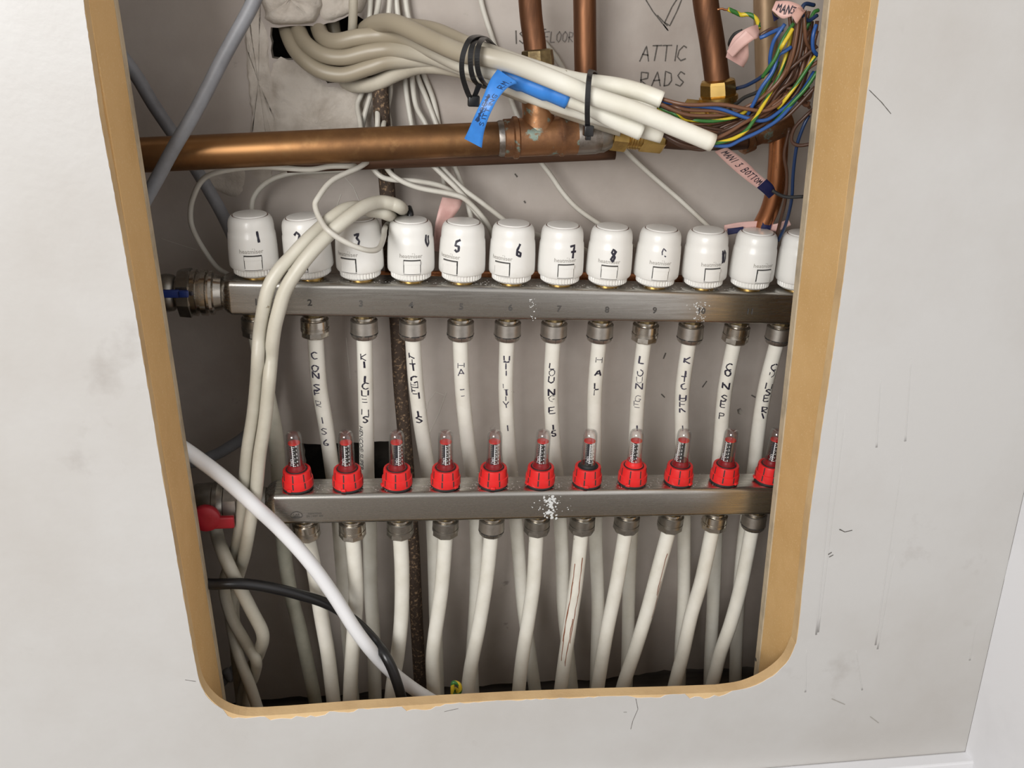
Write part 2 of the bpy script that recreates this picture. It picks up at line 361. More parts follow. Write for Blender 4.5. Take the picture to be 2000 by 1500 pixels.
# paint runs and scuffs on the board
def drip(px, y0, y1, x1, w=.0011):
    a = P(px, y0, -.0001); b = P(x1, y1, -.0001); c = [a.lerp(b, t / 12) for t in range(13)]
    mb = MB(); tube_geo(mb, c, [w * (.35 + .35 * t / 12) for t in range(12)] + [w * .95], 8)
    for v in mb.V: v.y = v.y * .25
    put('paint_run', mb.build('paint_run', M['panel']), wf, True)
for d in ((1640, 760, 1240, 1594), (1652, 800, 1235, 1598), (1720, 740, 874, 1712), (1780, 700, 862, 1768), (1762, 905, 1260, 1710), (1748, 1080, 1268, 1714), (1575, 1270, 1352, 1573), (1672, 1270, 1348, 1684), (1908, 1215, 1290, 1894)): drip(*d)
def smear(name, L, wdt, m, parent, y):
    mb = MB(); ink_geo(mb, [[XZ(a, b, y) for a, b in q] for q in L], wdt, lambda u, v: Vector((u, y, v))); put(name, mb.build(name, m), parent, True)
smear('scuff_mark', [[(1640, 1034), (1650, 1039), (1664, 1036)], [(1618, 1083), (1624, 1079)], [(1620, 1088), (1627, 1084)]], .0011, M['pencil'], wf, -.0002)
smear('scuff_mark', [[(1698, 176), (1722, 200), (1740, 222)]], .0006, M['pencil'], wf, -.0002)
smear('scuff_mark', [[(1625, 1365), (1650, 1376)], [(1700, 1400), (1716, 1412)]], .0012, M['logo'], wf, -.0002)
smear('scuff_mark', [[(868, 1390), (895, 1384)], [(1242, 1365), (1246, 1385), (1236, 1408), (1232, 1424)], [(1218, 1391), (1224, 1391)], [(362, 1328), (382, 1331)]], .0005, M['pencil'], wf, -.0002)

# timbers behind the board on both sides of the opening: bare mdf face, greyed back lip
def jamb(name, px_top, px_bot, side, y0=PT + .0002, y1=.079, y2=.090):
    A = P(*px_top, 0); B = P(*px_bot, 0); d = A - B
    A = B + d * ((1.40 - B.z) / d.z); B = B + d * ((0.0 - B.z) / d.z)
    def prism(ya, yb, off, wd, m, nm):
        mb = MB(); V = []
        for q in (B, A):
            for (xx, yy) in ((0, ya), (0, yb), (1, yb), (1, ya)): V.append((q.x + side * (off + xx * wd), yy, q.z))
        bm = bmesh.new(); vs = [bm.verts.new(v) for v in V]
        for f in ((0, 1, 2, 3), (7, 6, 5, 4), (0, 4, 5, 1), (1, 5, 6, 2), (2, 6, 7, 3), (3, 7, 4, 0)): bm.faces.new([vs[i] for i in f])
        bmesh.ops.recalc_face_normals(bm, faces=bm.faces); bmesh.ops.bevel(bm, geom=bm.edges[:], offset=.0006, segments=1, affect='EDGES')
        me = bpy.data.meshes.new(nm); bm.to_mesh(me); bm.free(); me.materials.append(m); return me
    o = tag(put(name, prism(y0, y1, 0, .045, M['mdf'], name)), kind='structure')
    put('back_lip', prism(y1 + .0003, y2, -.0006, .04, M['lip'], 'back_lip'), o, True); return o
jamb('trim_1', (163, 0), (376, 1262), -1); jl = bpy.data.objects['trim_1']
jr = jamb('trim_2', (1717, 0), (1561, 1225), 1)
hp = P(1476, 1288, .06)          # a nail hole near the foot of the right jamb
put('nail_hole', mesh('nail_hole', [(hp.x, hp.y + .0026 * math.cos(a), hp.z + .0022 * math.sin(a)) for a in [k * math.pi / 5 for k in range(10)]], [tuple(range(10))], M['cut']), jr, True)

# right-hand wall, skirting, floor, added cupboard sides
def slab(name, lo, hi, m, bev=0):
    mb = MB(); box_geo(mb, lo, hi, 0, bev); return tag(put(name, mb.build(name, m, False)), kind='structure')
V = [(cornx(0), -.0004, 0), (cornx(.9), -.0004, .9), (cornx(zt), -.0004, zt)]
V = V + [(x + .12 * 0 + .02, -2.2, z) for x, y, z in V]; V = V + [(x + .1, y, z) for x, y, z in V]
tag(put('wall_right', mesh('wall_right', V, [(0, 3, 4, 1), (1, 4, 5, 2), (6, 7, 10, 9), (7, 8, 11, 10), (0, 1, 7, 6), (1, 2, 8, 7), (3, 9, 10, 4), (4, 10, 11, 5), (0, 6, 9, 3), (2, 5, 11, 8)], M['white_wall'], None, False)), kind='structure')
bz = P(1800, 1497, -.016).z
slab('baseboard_front', (-1.3, -.016, 0), (cornx(0) - .001, -.0003, bz), M['white_wall'], .002)
slab('floor', (-4, -5, -.05), (3, .45, -.0005), M['floor'])  # mostly unseen, widened so less ambient light comes from below
slab('wall_added_left', (-.62, PT + .001, 0), (-.60, YB - .001, 1.5), M['back'])  # unseen sides, added to close the cupboard and keep its inside dark
slab('wall_added_right', (.62, PT + .001, 0), (.64, YB - .001, 1.5), M['back'])
hole1 = [(527, 55), (529, 85), (532, 113), (560, 117), (592, 120), (605, 131), (625, 146), (640, 161), (672, 161), (700, 166), (722, 150), (722, 110), (718, 60), (712, 37), (690, 27), (672, 37), (640, 47), (600, 52), (560, 52)]
hole2 = [(588, 866), (640, 867), (700, 864), (764, 862), (770, 905), (768, 960), (640, 965), (603, 965), (594, 905)]
hole3 = [(1440, 800), (1446, 797), (1450, 803), (1447, 810), (1441, 808)]
H = [rough_loop([XZ(a, b, YB) for a, b in h], .0009, .006) for h in (hole1, hole2)] + [[XZ(a, b, YB) for a, b in hole3]]
zb = P(900, 1340, YB).z
bot = [(-.75 + i * .012, zb + random.uniform(-.002, .002) + .004 * math.sin(i * .31) * math.sin(i * .12)) for i in range(126)]
wb = tag(put('wall_back', sheet(bot + [(.75, 1.6), (-.75, 1.6)], H, YB, YB + .02, [M['back'], M['plaster']], 'wall_back')), kind='structure')
slab('wall_cavity', (-.75, YB + .10, 0), (.75, YB + .12, 1.6), M['cut'])  # dark sheet behind the holes, its colour carries the cavity's shade
# thick broken plaster round the cable hole
def lump(L, y, thick, name, inner=None, amp=.0012):
    loop = rough_loop(smooth_loop([XZ(a, b, y) for a, b in L], 3), amp, .004)
    n = len(loop); cxx = sum(p[0] for p in loop) / n; czz = sum(p[1] for p in loop) / n; V = []; Fc = []
    rings = 7
    for k in range(rings):
        t = k / (rings - 1); s = 1 - t ** 1.5 * .97
        for (a, b) in loop:
            V.append((cxx + (a - cxx) * s, y + .0003 - thick * min(1, (t * 3.2)) * (.75 + .35 * random.random()) , czz + (b - czz) * s))
    for k in range(rings - 1):
        for i in range(n): j = (i + 1) % n; Fc.append((k * n + i, k * n + j, (k + 1) * n + j, (k + 1) * n + i))
    Fc.append(tuple((rings - 1) * n + i for i in range(n)))
    put(name, mesh(name, V, Fc, M['plaster']), wb, True)
lump([(512, -40), (515, 20), (522, 42), (560, 50), (600, 46), (624, 30), (626, -40)], YB, .012, 'plaster_lump')
lump([(630, -40), (626, 34), (660, 38), (690, 24), (712, 20), (716, -40)], YB, .004, 'plaster_lump')
lump([(478, -60), (478, 60), (484, 160), (492, 240), (488, 330), (530, 360), (536, 200), (526, 120), (522, 60), (508, 30), (506, -60)], YB, .0022, 'plaster_patch', amp=.001)
lump([(532, 120), (592, 126), (640, 168), (700, 172), (726, 200), (722, 280), (690, 340), (600, 350), (540, 330), (534, 220)], YB, .0035, 'plaster_patch')
lump([(395, 330), (470, 328), (480, 345), (466, 385), (420, 372), (392, 350)], YB, .0012, 'plaster_patch')
# pencilled words on the back wall
def wall_word(txt, px, py, h, wd, gap, wdt=.0011, slant=0, m='pencil'):
    yy = YB - .0009; mb = MB()
    for L in strokes(txt, h, wd, gap):
        q = [XZ(px + u + v * slant, py - v - u * .05 * 0, yy) for u, v in L]; ink_geo(mb, [q], wdt, lambda u, v: Vector((u, yy, v)))
    put('handwriting', mb.build('handwriting', M[m]), wb, True)
M['faint'] = mat('faint_pencil', (.22, .20, .185), .8)
wall_word('1S', 1000, 84, 24, 14, 8); wall_word('T', 1052, 80, 22, 14, 5); wall_word('FLOOR', 1062, 82, 20, 9, 3, .0009, .1, 'faint')
wall_word('ATTIC', 1250, 119, 30, 17, 3, .0012, .15); wall_word('RADS', 1250, 168, 28, 17, 6, .0012, .1)
smear('arrow_mark', [[(1258, -6), (1275, 22), (1305, 60), (1296, 48)], [(1284, 30), (1303, 50)], [(1334, -8), (1322, 22), (1308, 50), (1298, 44), (1312, 14), (1326, -8)]], .0011, M['pencil'], wb, YB - .0009)
for q in ([(830, 815), (836, 785), (850, 765), (868, 772)], [(838, 846), (858, 805), (872, 765)], [(316, 466), (352, 478), (385, 488)], [(666, 380), (655, 410)], [(672, 345), (690, 365), (704, 400)], [(1085, 725), (1090, 722)], [(676, 660), (684, 740)]):
    smear('scratch', [q], .0007, M['flex'], wb, YB - .0006)
for q in ([(1380, 745), (1372, 756)], [(1292, 770), (1298, 776)], [(1300, 690), (1296, 700)], [(500, 300), (505, 310)], [(1006, 340), (1010, 345)], [(1024, 393), (1026, 396)], [(1468, 772), (1475, 776)]):
    smear('scratch', [q], .0016, M['pencil'], wb, YB - .0006)

# ------------------------------------------------------------------ manifold bars
BH, BD = .035, .036             # bar height and depth
class Bar: pass
def bar_line(pa, pb, yaxis):
    b = Bar(); b.y = yaxis; A = P(*pa, yaxis - BD / 2); B = P(*pb, yaxis - BD / 2); b.k = (B.z - A.z) / (B.x - A.x); b.A = A
    FIXED.extend([(Vector((A.x - .05 + .005 * k, yaxis + dy, A.z + b.k * (.005 * k - .05) + dz)), .0095) for k in range(150) for dy in (-.0088, .0088) for dz in (.009, .026)])
    b.bot = lambda x: A.z + b.k * (x - A.x); b.top = lambda x: b.bot(x) + BH; return b
UP = bar_line((470, 618), (1520, 636), .187)
LO = bar_line((550, 1027), (1480, 1008), .137)
def rrect(hw, hh, r, n=5):
    out = []
    for (sx, sy, a0) in ((1, 1, 0), (-1, 1, 90), (-1, -1, 180), (1, -1, 270)):
        for k in range(n + 1):
            a = math.radians(a0 + 90 * k / n); out.append((sx * (hw - r) + r * math.cos(a), sy * (hh - r) + r * math.sin(a)))
    return out
def build_bar(bar, x0, x1, name, label, parent_name):
    base = Vector((x0, bar.y, bar.bot(x0))); root = thing(parent_name, label, 'manifold', Matrix.Translation(base))
    secs = []                   # (x, half depth, half height, corner radius)
    for dx, hw, hh, r in ((-.030, .0125, .0125, .0124), (-.0075, .0125, .0125, .0124), (-.0055, .0135, .0132, .0125), (-.0015, .0165, .0160, .008), (.004, BD / 2, BH / 2, .0052)):
        secs.append((x0 + dx, hw, hh, r))
    n = 14
    for i in range(n + 1): secs.append((x0 + .004 + (x1 - x0 - .004) * (i + .0) / n if i else x0 + .0045, BD / 2, BH / 2, .0052))
    V = []; Fc = []; m = 24
    for (x, hw, hh, r) in secs:
        zc = bar.bot(x) + BH / 2
        for (a, b) in rrect(hw, hh, r): V.append((x, bar.y + a, zc + b))
    for i in range(len(secs) - 1):
        for k in range(m): Fc.append((i * m + k, i * m + (k + 1) % m, (i + 1) * m + (k + 1) % m, (i + 1) * m + k))
    Fc.append(tuple(range(m))); Fc.append(tuple((len(secs) - 1) * m + k for k in range(m))[::-1])
    me = mesh('bar', V, Fc, M['steel']); bm = bmesh.new(); bm.from_mesh(me); bmesh.ops.recalc_face_normals(bm, faces=bm.faces); bm.to_mesh(me); bm.free()
    me.set_sharp_from_angle(angle=math.radians(35)); put('bar', me, root, True); return root
ux0 = P(441, 590, UP.y - BD / 2).x; ux1 = P(1640, 620, UP.y).x
lx0 = P(529, 1000, LO.y - BD / 2).x; lx1 = P(1600, 990, LO.y).x
mu = build_bar(UP, ux0, ux1, 'bar', 'upper brushed steel manifold bar under the row of white actuator heads', 'manifold_bar')
ml = build_bar(LO, lx0, lx1, 'bar', 'lower brushed steel manifold bar carrying the red-collared flow meters', 'manifold_bar')
def on_front(bar, px, py, e=.0004):
    p = P(px, py, bar.y - BD / 2 - e); return p
def front_text(bar, parent, txt, px, py, size, m='etch', name='stamped_number'):
    p = on_front(bar, px, py); mb = MB(); text_geo(mb, txt, size, lambda u, v: Vector((p.x + u, p.y, p.z + v + bar.k * u)), bold=.00022)
    put(name, mb.build(name, M[m]), parent, True)
for t, px, py in (('1', 500, 591), ('2', 605, 592), ('3', 705, 594), ('4', 803, 597), ('5', 901, 600), ('6', 997, 602), ('7', 1092, 604), ('8', 1186, 606), ('9', 1279, 607), ('10', 1370, 608), ('11', 1465, 609)):
    front_text(UP, mu, t, px, py, .0090, 'etch')
# etched oval badge with small print on the lower bar
p = on_front(LO, 579, 1007); mb = MB()
ell = [(.0058 * math.cos(a), .0038 * math.sin(a) - .0004 * math.cos(2 * a)) for a in [k * math.pi / 14 for k in range(29)]]
ink_geo(mb, [ell, [(-.0034, -.002), (.0034, -.002)]], .0006, lambda u, v: Vector((p.x + u, p.y, p.z + v)))
text_geo(mb, 'LAB', .0036, lambda u, v: Vector((p.x + u, p.y, p.z + v + .0003)))
for dz, tx in ((.0012, 'MANIFOLD'), (-.0018, 'EN 1.4301 AISI')): text_geo(mb, tx, .0027, lambda u, v: Vector((p.x + u + .018, p.y, p.z + v + dz)))
put('etched_badge', mb.build('etched_badge', M['etch']), ml, True)
# limescale run on the lower bar, grit on both bar tops
def grit(bar, parent, spots, name, m, zo=0):
    mb = MB()
    for (x, y, z, r) in spots:
        V = []; k = 6; q = [random.uniform(.6, 1.2) for _ in range(k)]
        V = [(x + r * q[i] * math.cos(i * 6.283 / k), y, z + r * q[i] * math.sin(i * 6.283 / k)) for i in range(k)]
        if zo: V = [(a, y + (c - z), z) for a, b, c in V]
        nrm = Vector((0, 0, 1)) if zo else Vector((0, -1, 0))
        V2 = [Vector(v) for v in V] + [Vector((x, y, z)) + nrm * r * .5]
        mb.add(V2, [(i, (i + 1) % k, k) for i in range(k)])
    o = put(name, mb.build(name, m), parent, True); o['kind'] = 'stuff'
sp = []
for i in range(90):
    px = random.gauss(1075, 7); py = random.uniform(968, 1014); p = on_front(LO, px, py, .0001); sp.append((p.x, p.y, p.z, random.uniform(.0005, .0018)))
for i in range(25):
    px = random.gauss(1075, 22); py = random.uniform(966, 1000); p = on_front(LO, px, py, .0001); sp.append((p.x, p.y, p.z, random.uniform(.0003, .0009)))
grit(LO, ml, sp, 'limescale', M['scale'])
sp = []
for i in range(60):
    px = random.gauss(1367, 9); py = random.uniform(590, 628); p = on_front(UP, px, py, .0001); sp.append((p.x, p.y, p.z, random.uniform(.0003, .0010)))
for i in range(20):
    px = random.gauss(1040, 3); py = random.uniform(578, 628); p = on_front(UP, px, py, .0001); sp.append((p.x, p.y, p.z, random.uniform(.0003, .0009)))
grit(UP, mu, sp, 'limescale', M['scale'])
for bar, par, x0, x1, n, fr in ((UP, mu, ux0 + .06, ux1 - .12, 420, .006), (LO, ml, lx0 + .02, lx1 - .12, 700, .012)):
    sp = []
    for i in range(n):
        x = random.uniform(x0, x1); sp.append((x, bar.y - BD / 2 + .006 + abs(random.gauss(0, fr)), bar.top(x), random.uniform(.0002, .0008)))
    grit(bar, par, sp, 'grit', M['debris'], 1)

# ------------------------------------------------------------------ compression fittings under each bar
def notch(k, i): return 1
fit_smooth = [(0, .0098), (-.0022, .0100), (-.0024, .0122), (-.0045, .0124), (-.0048, .0116), (-.0060, .0116), (-.0063, .0124), (-.0072, .0124), (-.0075, .0128)]
me_neck = lathe('adapter', [(0.001, .0096), (-.0016, .0098), (-.0055, .0098), (-.0060, .0100)], M['old_brass'], 12, False)
me_col = lathe('collar', [(-.0034, .0095), (-.0036, .0118), (-.0052, .0119), (-.0055, .0108), (-.0066, .0108), (-.0070, .0120), (-.0078, .0120)], M['nickel'], 32)
me_nut = lathe('nut', [(-.0072, .0085), (-.0072, .0124), (-.0080, .0136), (-.0205, .0138), (-.0206, .0128), (-.0210, .0128), (-.0211, .0138), (-.0250, .0130), (-.0264, .0118), (-.0264, .0080)], M['nickel_matt'], 36, cap0=False, cap1=False)
mb = MB(); lathe_geo(mb, [(-.0072, .0085), (-.0072, .0128), (-.0080, .0138), (-.0150, .0139), (-.0154, .0134), (-.0166, .0134), (-.0168, .0140), (-.0196, .0141), (-.0200, .0120)], 32, 0, False, False)
lathe_geo(mb, [(-.0198, .0120), (-.0199, .0140), (-.0245, .0142), (-.0262, .0124), (-.0262, .0080)], 8, 0, False, False)
me_hex = mb.build('nut', M['nickel']); me_hex.set_sharp_from_angle(angle=math.radians(30))
me_nutd = me_hex.copy(); me_nutd.materials.clear(); me_nutd.materials.append(M['dark_nickel'])
mbn = MB()
for a in range(8):
    t = a * math.pi / 4 + .25
    for (za, zb_, ta, tb) in ((-.0206, -.0205, -.3, .3), (-.0208, -.0262, -.035, .0)):
        V = []
        for s in range(7):
            q = t + ta + (tb - ta) * s / 6
            for zz in (za, min(zb_, za - .0011) if zb_ > -.022 else zb_): V.append((.01405 * math.cos(q), .01405 * math.sin(q), zz) if zz > -.0225 else (.0126 * math.cos(q), .0126 * math.sin(q), zz))
        mbn.add(V, [(2 * s, 2 * s + 1, 2 * s + 3, 2 * s + 2) for s in range(6)])
me_cut = mbn.build('spanner_notch', M['gap'])
def fitting(parent, base, up, kind, label=None):
    FIXED.extend([(Vector(base) - Vector(up) * (.004 + .006 * k), .0145) for k in range(4)])
    mw = axis_mat(base, up)
    o = put('compression_fitting', me_neck, parent); pm = parent.matrix_basis
    o.matrix_parent_inverse = pm.inverted(); o.matrix_basis = mw
    a = put('collar', me_col, o); n = put('nut', {'m': me_nut, 'h': me_hex, 'd': me_nutd}[kind], o); n.rotation_euler[2] = random.random() * 6
    if kind == 'm':
        c = put('spanner_notch', me_cut, o); c.rotation_euler[2] = n.rotation_euler[2]
    return mw
fu = [(500, 640), (615, 645), (711, 647), (806, 650), (899, 652), (991, 654), (1081, 655), (1171, 657), (1259, 659), (1347, 661), (1437, 661), (1519, 663)]
fl = [(597, 1043), (688, 1047), (781, 1043), (870, 1040), (960, 1037), (1048, 1035), (1136, 1034), (1223, 1031), (1309, 1029), (1394, 1028), (1470, 1027)]
ku = 'dhmmmmmmhmhm'; kl = 'hhddmddddhm'
UPPIPE = [
 [(505, 690), (520, 760), (538, 850), (545, 940), (552, 1050), (566, 1150), (588, 1237), (612, 1350)],
 [(618, 682), (623, 750), (637, 835), (649, 920), (660, 1000), (668, 1100), (676, 1200), (685, 1300), (690, 1380)],
 [(713, 682), (714, 760), (716, 860), (717, 930), (722, 1030), (724, 1150), (730, 1250), (733, 1380)],
 [(807, 682), (812, 745), (823, 835), (838, 930), (846, 1030), (849, 1120), (852, 1250), (856, 1380)],
 [(899, 684), (903, 760), (912, 850), (922, 930), (931, 1050), (929, 1175), (922, 1290), (925, 1380)],
 [(989, 685), (988, 760), (992, 850), (999, 930), (1012, 1065), (1021, 1175), (1034, 1270), (1048, 1370)],
 [(1079, 688), (1076, 760), (1080, 850), (1087, 930), (1097, 1062), (1100, 1175), (1108, 1260), (1120, 1370)],
 [(1168, 688), (1162, 760), (1161, 850), (1162, 930), (1164, 1062), (1168, 1175), (1166, 1260), (1163, 1370)],
 [(1255, 690), (1247, 760), (1242, 850), (1240, 930), (1231, 1075), (1228, 1175), (1226, 1275), (1222, 1370)],
 [(1342, 692), (1333, 760), (1332, 850), (1336, 930), (1336, 1062), (1335, 1175), (1330, 1260), (1326, 1370)],
 [(1427, 692), (1416, 760), (1408, 850), (1402, 930), (1397, 1075), (1392, 1200), (1388, 1275), (1385, 1370)],
 [(1511, 696), (1494, 760), (1480, 850), (1471, 930), (1452, 1062), (1441, 1200), (1437, 1300), (1435, 1370)]]
LOPIPE = [
 [(601, 1080), (614, 1115), (627, 1200), (640, 1275), (648, 1340), (655, 1400)],
 [(690, 1082), (694, 1120), (695, 1175), (690, 1250), (685, 1325), (682, 1400)],
 [(783, 1080), (785, 1115), (784, 1200), (777, 1275), (767, 1338), (761, 1400)],
 [(871, 1075), (869, 1090), (862, 1150), (850, 1237), (845, 1290), (847, 1350), (848, 1400)],
 [(959, 1072), (956, 1085), (950, 1130), (935, 1225), (920, 1300), (914, 1345), (908, 1400)],
 [(1046, 1070), (1045, 1085), (1042, 1137), (1031, 1215), (1020, 1287), (1014, 1340), (1008, 1400)],
 [(1133, 1068), (1131, 1085), (1126, 1130), (1116, 1200), (1105, 1275), (1096, 1340), (1088, 1400)],
 [(1219, 1066), (1214, 1085), (1205, 1137), (1187, 1225), (1174, 1300), (1168, 1340), (1160, 1400)],
 [(1302, 1063), (1295, 1080), (1284, 1118), (1265, 1190), (1243, 1262), (1226, 1312), (1217, 1340), (1200, 1400)],
 [(1386, 1062), (1381, 1075), (1371, 1130), (1350, 1202), (1334, 1275), (1321, 1325), (1305, 1390)],
 [(1466, 1062), (1461, 1078), (1448, 1140), (1428, 1215), (1407, 1275), (1395, 1322), (1376, 1390)]]
PR = .0080
upper_labels = ['grimy white pipe dropping behind the two beige looped cables, leftmost behind the lower bar',
 'white pipe marked with smudged letters, second from the left under the upper bar', 'straight white pipe with black printed brand and scrawled word beside the dark hole',
 'white pipe marked KITCHEN that bends right, beside the rusty iron pipe', 'white pipe with the short word HALL, just right of the KITCHEN pipes',
 'white pipe with faint small letters, sixth under the upper bar', 'white pipe marked with large LOUNGE letters, seventh under the upper bar',
 'plain straight white pipe with a short word, eighth under the upper bar', 'white pipe lettered down its front, ninth under the upper bar',
 'white pipe bowed left in the middle, tenth under the upper bar', 'white pipe with letters starting with a big C, beside the small wall hole', 'slanting white pipe nearest the right jamb under the upper bar']
words = ['', 'CONSER 1S6', 'KITCHENS', 'KITCHEN 1S', 'HALL', 'UTILITY  1', 'LOUNGE 15', 'HALL', 'LOUNGE  1', 'KITCHEN I', 'CONSER', 'CONSERV']
def pipe_text(c, r, txt, y0, y1, mat_, parent, dx=0.0, wdt=.0009, lw=.0068):
    """stacked handwriting down the front of a pipe between two image rows"""
    n = len(txt); mb = MB()
    for k, ch in enumerate(txt):
        if ch == ' ': continue
        yy = y0 + (y1 - y0) * (k + .5) / n
        i = min(range(1, len(c) - 1), key=lambda j: abs(proj(c[j])[1] - yy)); T = (c[i - 1] - c[i + 1]).normalized()
        fr = CAMPOS - c[i]; fr = (fr - T * fr.dot(T)).normalized(); rt = T.cross(fr)
        h = .0078
        def fm(u, v, i=i, T=T, fr=fr, rt=rt):
            a = (u + dx) / r; return c[i] + T * v + (fr * math.cos(a) + rt * math.sin(a)) * (r + .0002)
        L = [[(a - lw / 2, b - h / 2) for a, b in q] for q in strokes(ch, h, lw, 0)]
        L2 = []
        for q in L:
            for a, b in zip(q, q[1:]):
                if random.random() < .94: t0, t1 = random.uniform(0, .2), random.uniform(.75, 1); L2.append([(a[0] + (b[0] - a[0]) * t0, a[1] + (b[1] - a[1]) * t0), (a[0] + (b[0] - a[0]) * t1, a[1] + (b[1] - a[1]) * t1)])
        L = L2; rep = 2 if random.random() < .5 else 1
        for _ in range(rep): ink_geo(mb, [[(a + _ * .0008, b) for a, b in q] for q in L], wdt * random.uniform(.7, 1.7), fm)
    put('handwriting', mb.build('handwriting', mat_), parent, True)
def side_print(c, r, txt, ymid, parent, ang):
    i = min(range(1, len(c) - 1), key=lambda j: abs(proj(c[j])[1] - ymid)); T = (c[i - 1] - c[i + 1]).normalized()
    fr = CAMPOS - c[i]; fr = (fr - T * fr.dot(T)).normalized(); rt = T.cross(fr); mb = MB()
    def fm(u, v): a = ang + v / r; return c[i] - T * u + (fr * math.cos(a) + rt * math.sin(a)) * (r + .0002)
    text_geo(mb, txt, .0075, fm); put('printed_brand', mb.build('printed_brand', M['ink']), parent, True)
for i, (px, py) in enumerate(fu):
    x = P(px, py, UP.y).x; b = Vector((x, UP.y, UP.bot(x)))
    q0 = P(*UPPIPE[i][0], UP.y); up = (b - q0).normalized(); up = (up + Vector((0, 0, .9))).normalized()
    fitting(mu, b, up, ku[i])
    L = [b - up * .014, b - up * .027] + [P(a, c, UP.y + (0 if k < 1 else .003 * min(k, 3))) for k, (a, c) in enumerate(UPPIPE[i]) if k]
    o = tube('heating_pipe', L, PR, M['old_pipe'] if i == 0 else M['pipe'], seg=16, floor=True)
    tag(o, upper_labels[i], 'pipe', 'white pipes under the upper manifold')
    c = catmull(L, 8)
    if words[i]:
        ends = [0, (683, 860), (683, 822), (680, 818), (690, 775), (690, 838), (695, 850), (688, 775), (695, 840), (694, 838), (700, 815), (705, 812)][i]
        pipe_text(c, PR, words[i], ends[0], ends[1], M['ink'] if i in (2, 3, 6, 7, 10, 11) else M['ink2'], o, dx=[0, -.003, -.001, -.002, 0, 0, .0005, .002, 0, .001, .0, .004][i])
    if i == 2: side_print(c, PR, 'HENCO® SUPER', 868, o, -.85)
front_labels = ['white pipe crossed by the white cable, leftmost under the lower bar', 'white pipe under the lower bar passing behind the crossing of white and black cables',
 'white pipe directly left of the rusty iron pipe under the lower bar', 'white pipe directly right of the rusty iron pipe under the lower bar', 'white pipe leaning left above the yellow and green wire end',
 'white pipe crossing in front of a slanting rear pipe, middle of the lower row', 'white pipe with brown rust runs down its front under the lower bar', 'clean white pipe right of the rust-streaked pipe under the lower bar',
 'white pipe with a thin brown stain line along its right side', 'bluish white pipe second from the right jamb under the lower bar', 'bluish white pipe nearest the right jamb under the lower bar']
for i, (px, py) in enumerate(fl):
    x = P(px, py, LO.y).x; b = Vector((x, LO.y, LO.bot(x)))
    q0 = P(*LOPIPE[i][0], LO.y); up = ((b - P(*LOPIPE[i][1], LO.y)).normalized() + Vector((0, 0, .8))).normalized()
    fitting(ml, b, up, kl[i])
    L = [b - up * .014, b - up * .027] + [P(a, c, LO.y) for a, c in LOPIPE[i][(2 if i > 2 else 1):]]
    o = tube('heating_pipe', L, PR, M['pipe'], seg=16, floor=True)
    tag(o, front_labels[i], 'pipe', 'white pipes under the lower manifold')
    c = catmull(L, 8)
    if i in (6, 8):
        mb = MB(); m_ = mat('rust_stain', (.24, .085, .04), .7)
        runs = ((-.0035, 1085, 1290), (.0042, 1072, 1250), (.002, 1200, 1295), (-.004, 1120, 1250)) if i == 6 else ((.0062, 1070, 1160), (.0066, 1120, 1200))
        for (dx, a0, a1) in runs:
            idx = [j for j in range(1, len(c) - 1) if a0 < proj(c[j])[1] < a1]; w0 = 0; V = []; Fc = []
            for j in idx:
                T = (c[j - 1] - c[j + 1]).normalized(); fr = CAMPOS - c[j]; fr = (fr - T * fr.dot(T)).normalized(); rt = T.cross(fr)
                w0 += random.uniform(-.0006, .0006)
                for s in (-1, 1):
                    an = (dx + w0 + s * random.uniform(.0002, .0006)) / PR; V.append(c[j] + (fr * math.cos(an) + rt * math.sin(an)) * (PR + .0002))
            Fc = [(2 * k, 2 * k + 1, 2 * k + 3, 2 * k + 2) for k in range(len(idx) - 1)]
            mb.add(V, Fc)
        put('rust_run', mb.build('rust_run', m_), o, True)

# ------------------------------------------------------------------ white actuator heads on the upper bar
HP = [(.0108, .0222), (.0125, .0230), (.0180, .0231), (.0300, .0228), (.0400, .0222), (.0430, .0219), (.0442, .0213), (.0490, .0212), (.0530, .0208), (.0560, .0200), (.0580, .0188), (.0590, .0176), (.0594, .0168), (.0590, .0163)]
def hr(z):
    for a, b in zip(HP, HP[1:]):
        if a[0] <= z <= b[0]: return a[1] + (b[1] - a[1]) * (z - a[0]) / (b[0] - a[0])
    return .022
me_body = lathe('body', [(.0100, .0150), (.0100, .0205)] + HP + [(.0575, .0163)], M['head'], 48, cap0=True, cap1=True)
me_ring = lathe('knurled_ring', [(.0022, .0110), (.0022, .0160), (.0030, .0176), (.0044, .0188), (.0046, .0196), (.0094, .0200), (.0100, .0194)], M['head'], 120, mod=lambda k, i: (1 if i < 4 or k % 3 else .945))
me_cap = lathe('cap', [(.0570, .0150), (.0596, .0158), (.0604, .0154), (.0608, .0140), (.0609, .001)], M['head'], 40)
me_seam = lathe('cap_seam', [(.0578, .0155), (.0593, .0166), (.0594, .0166), (.0590, .0155)], M['seam'], 40, cap0=False, cap1=False)
me_foot = lathe('brass_collar', [(-.004, .0118), (.0026, .0118)], M['brass'], 24)
def cyl_map(yaw, zc, off): return lambda u, v: Vector((hr(zc + v) * 0 + (hr(zc + v) + off) * math.sin(yaw + u / .0225), -(hr(zc + v) + off) * math.cos(yaw + u / .0225), zc + v))
def patch(mb, u0, u1, v0, v1, fm, nu=8, nv=4, mi=0):
    V = [fm(u0 + (u1 - u0) * i / nu, v0 + (v1 - v0) * j / nv) for j in range(nv + 1) for i in range(nu + 1)]
    mb.add(V, [(j * (nu + 1) + i, j * (nu + 1) + i + 1, (j + 1) * (nu + 1) + i + 1, (j + 1) * (nu + 1) + i) for j in range(nv) for i in range(nu)], mi)
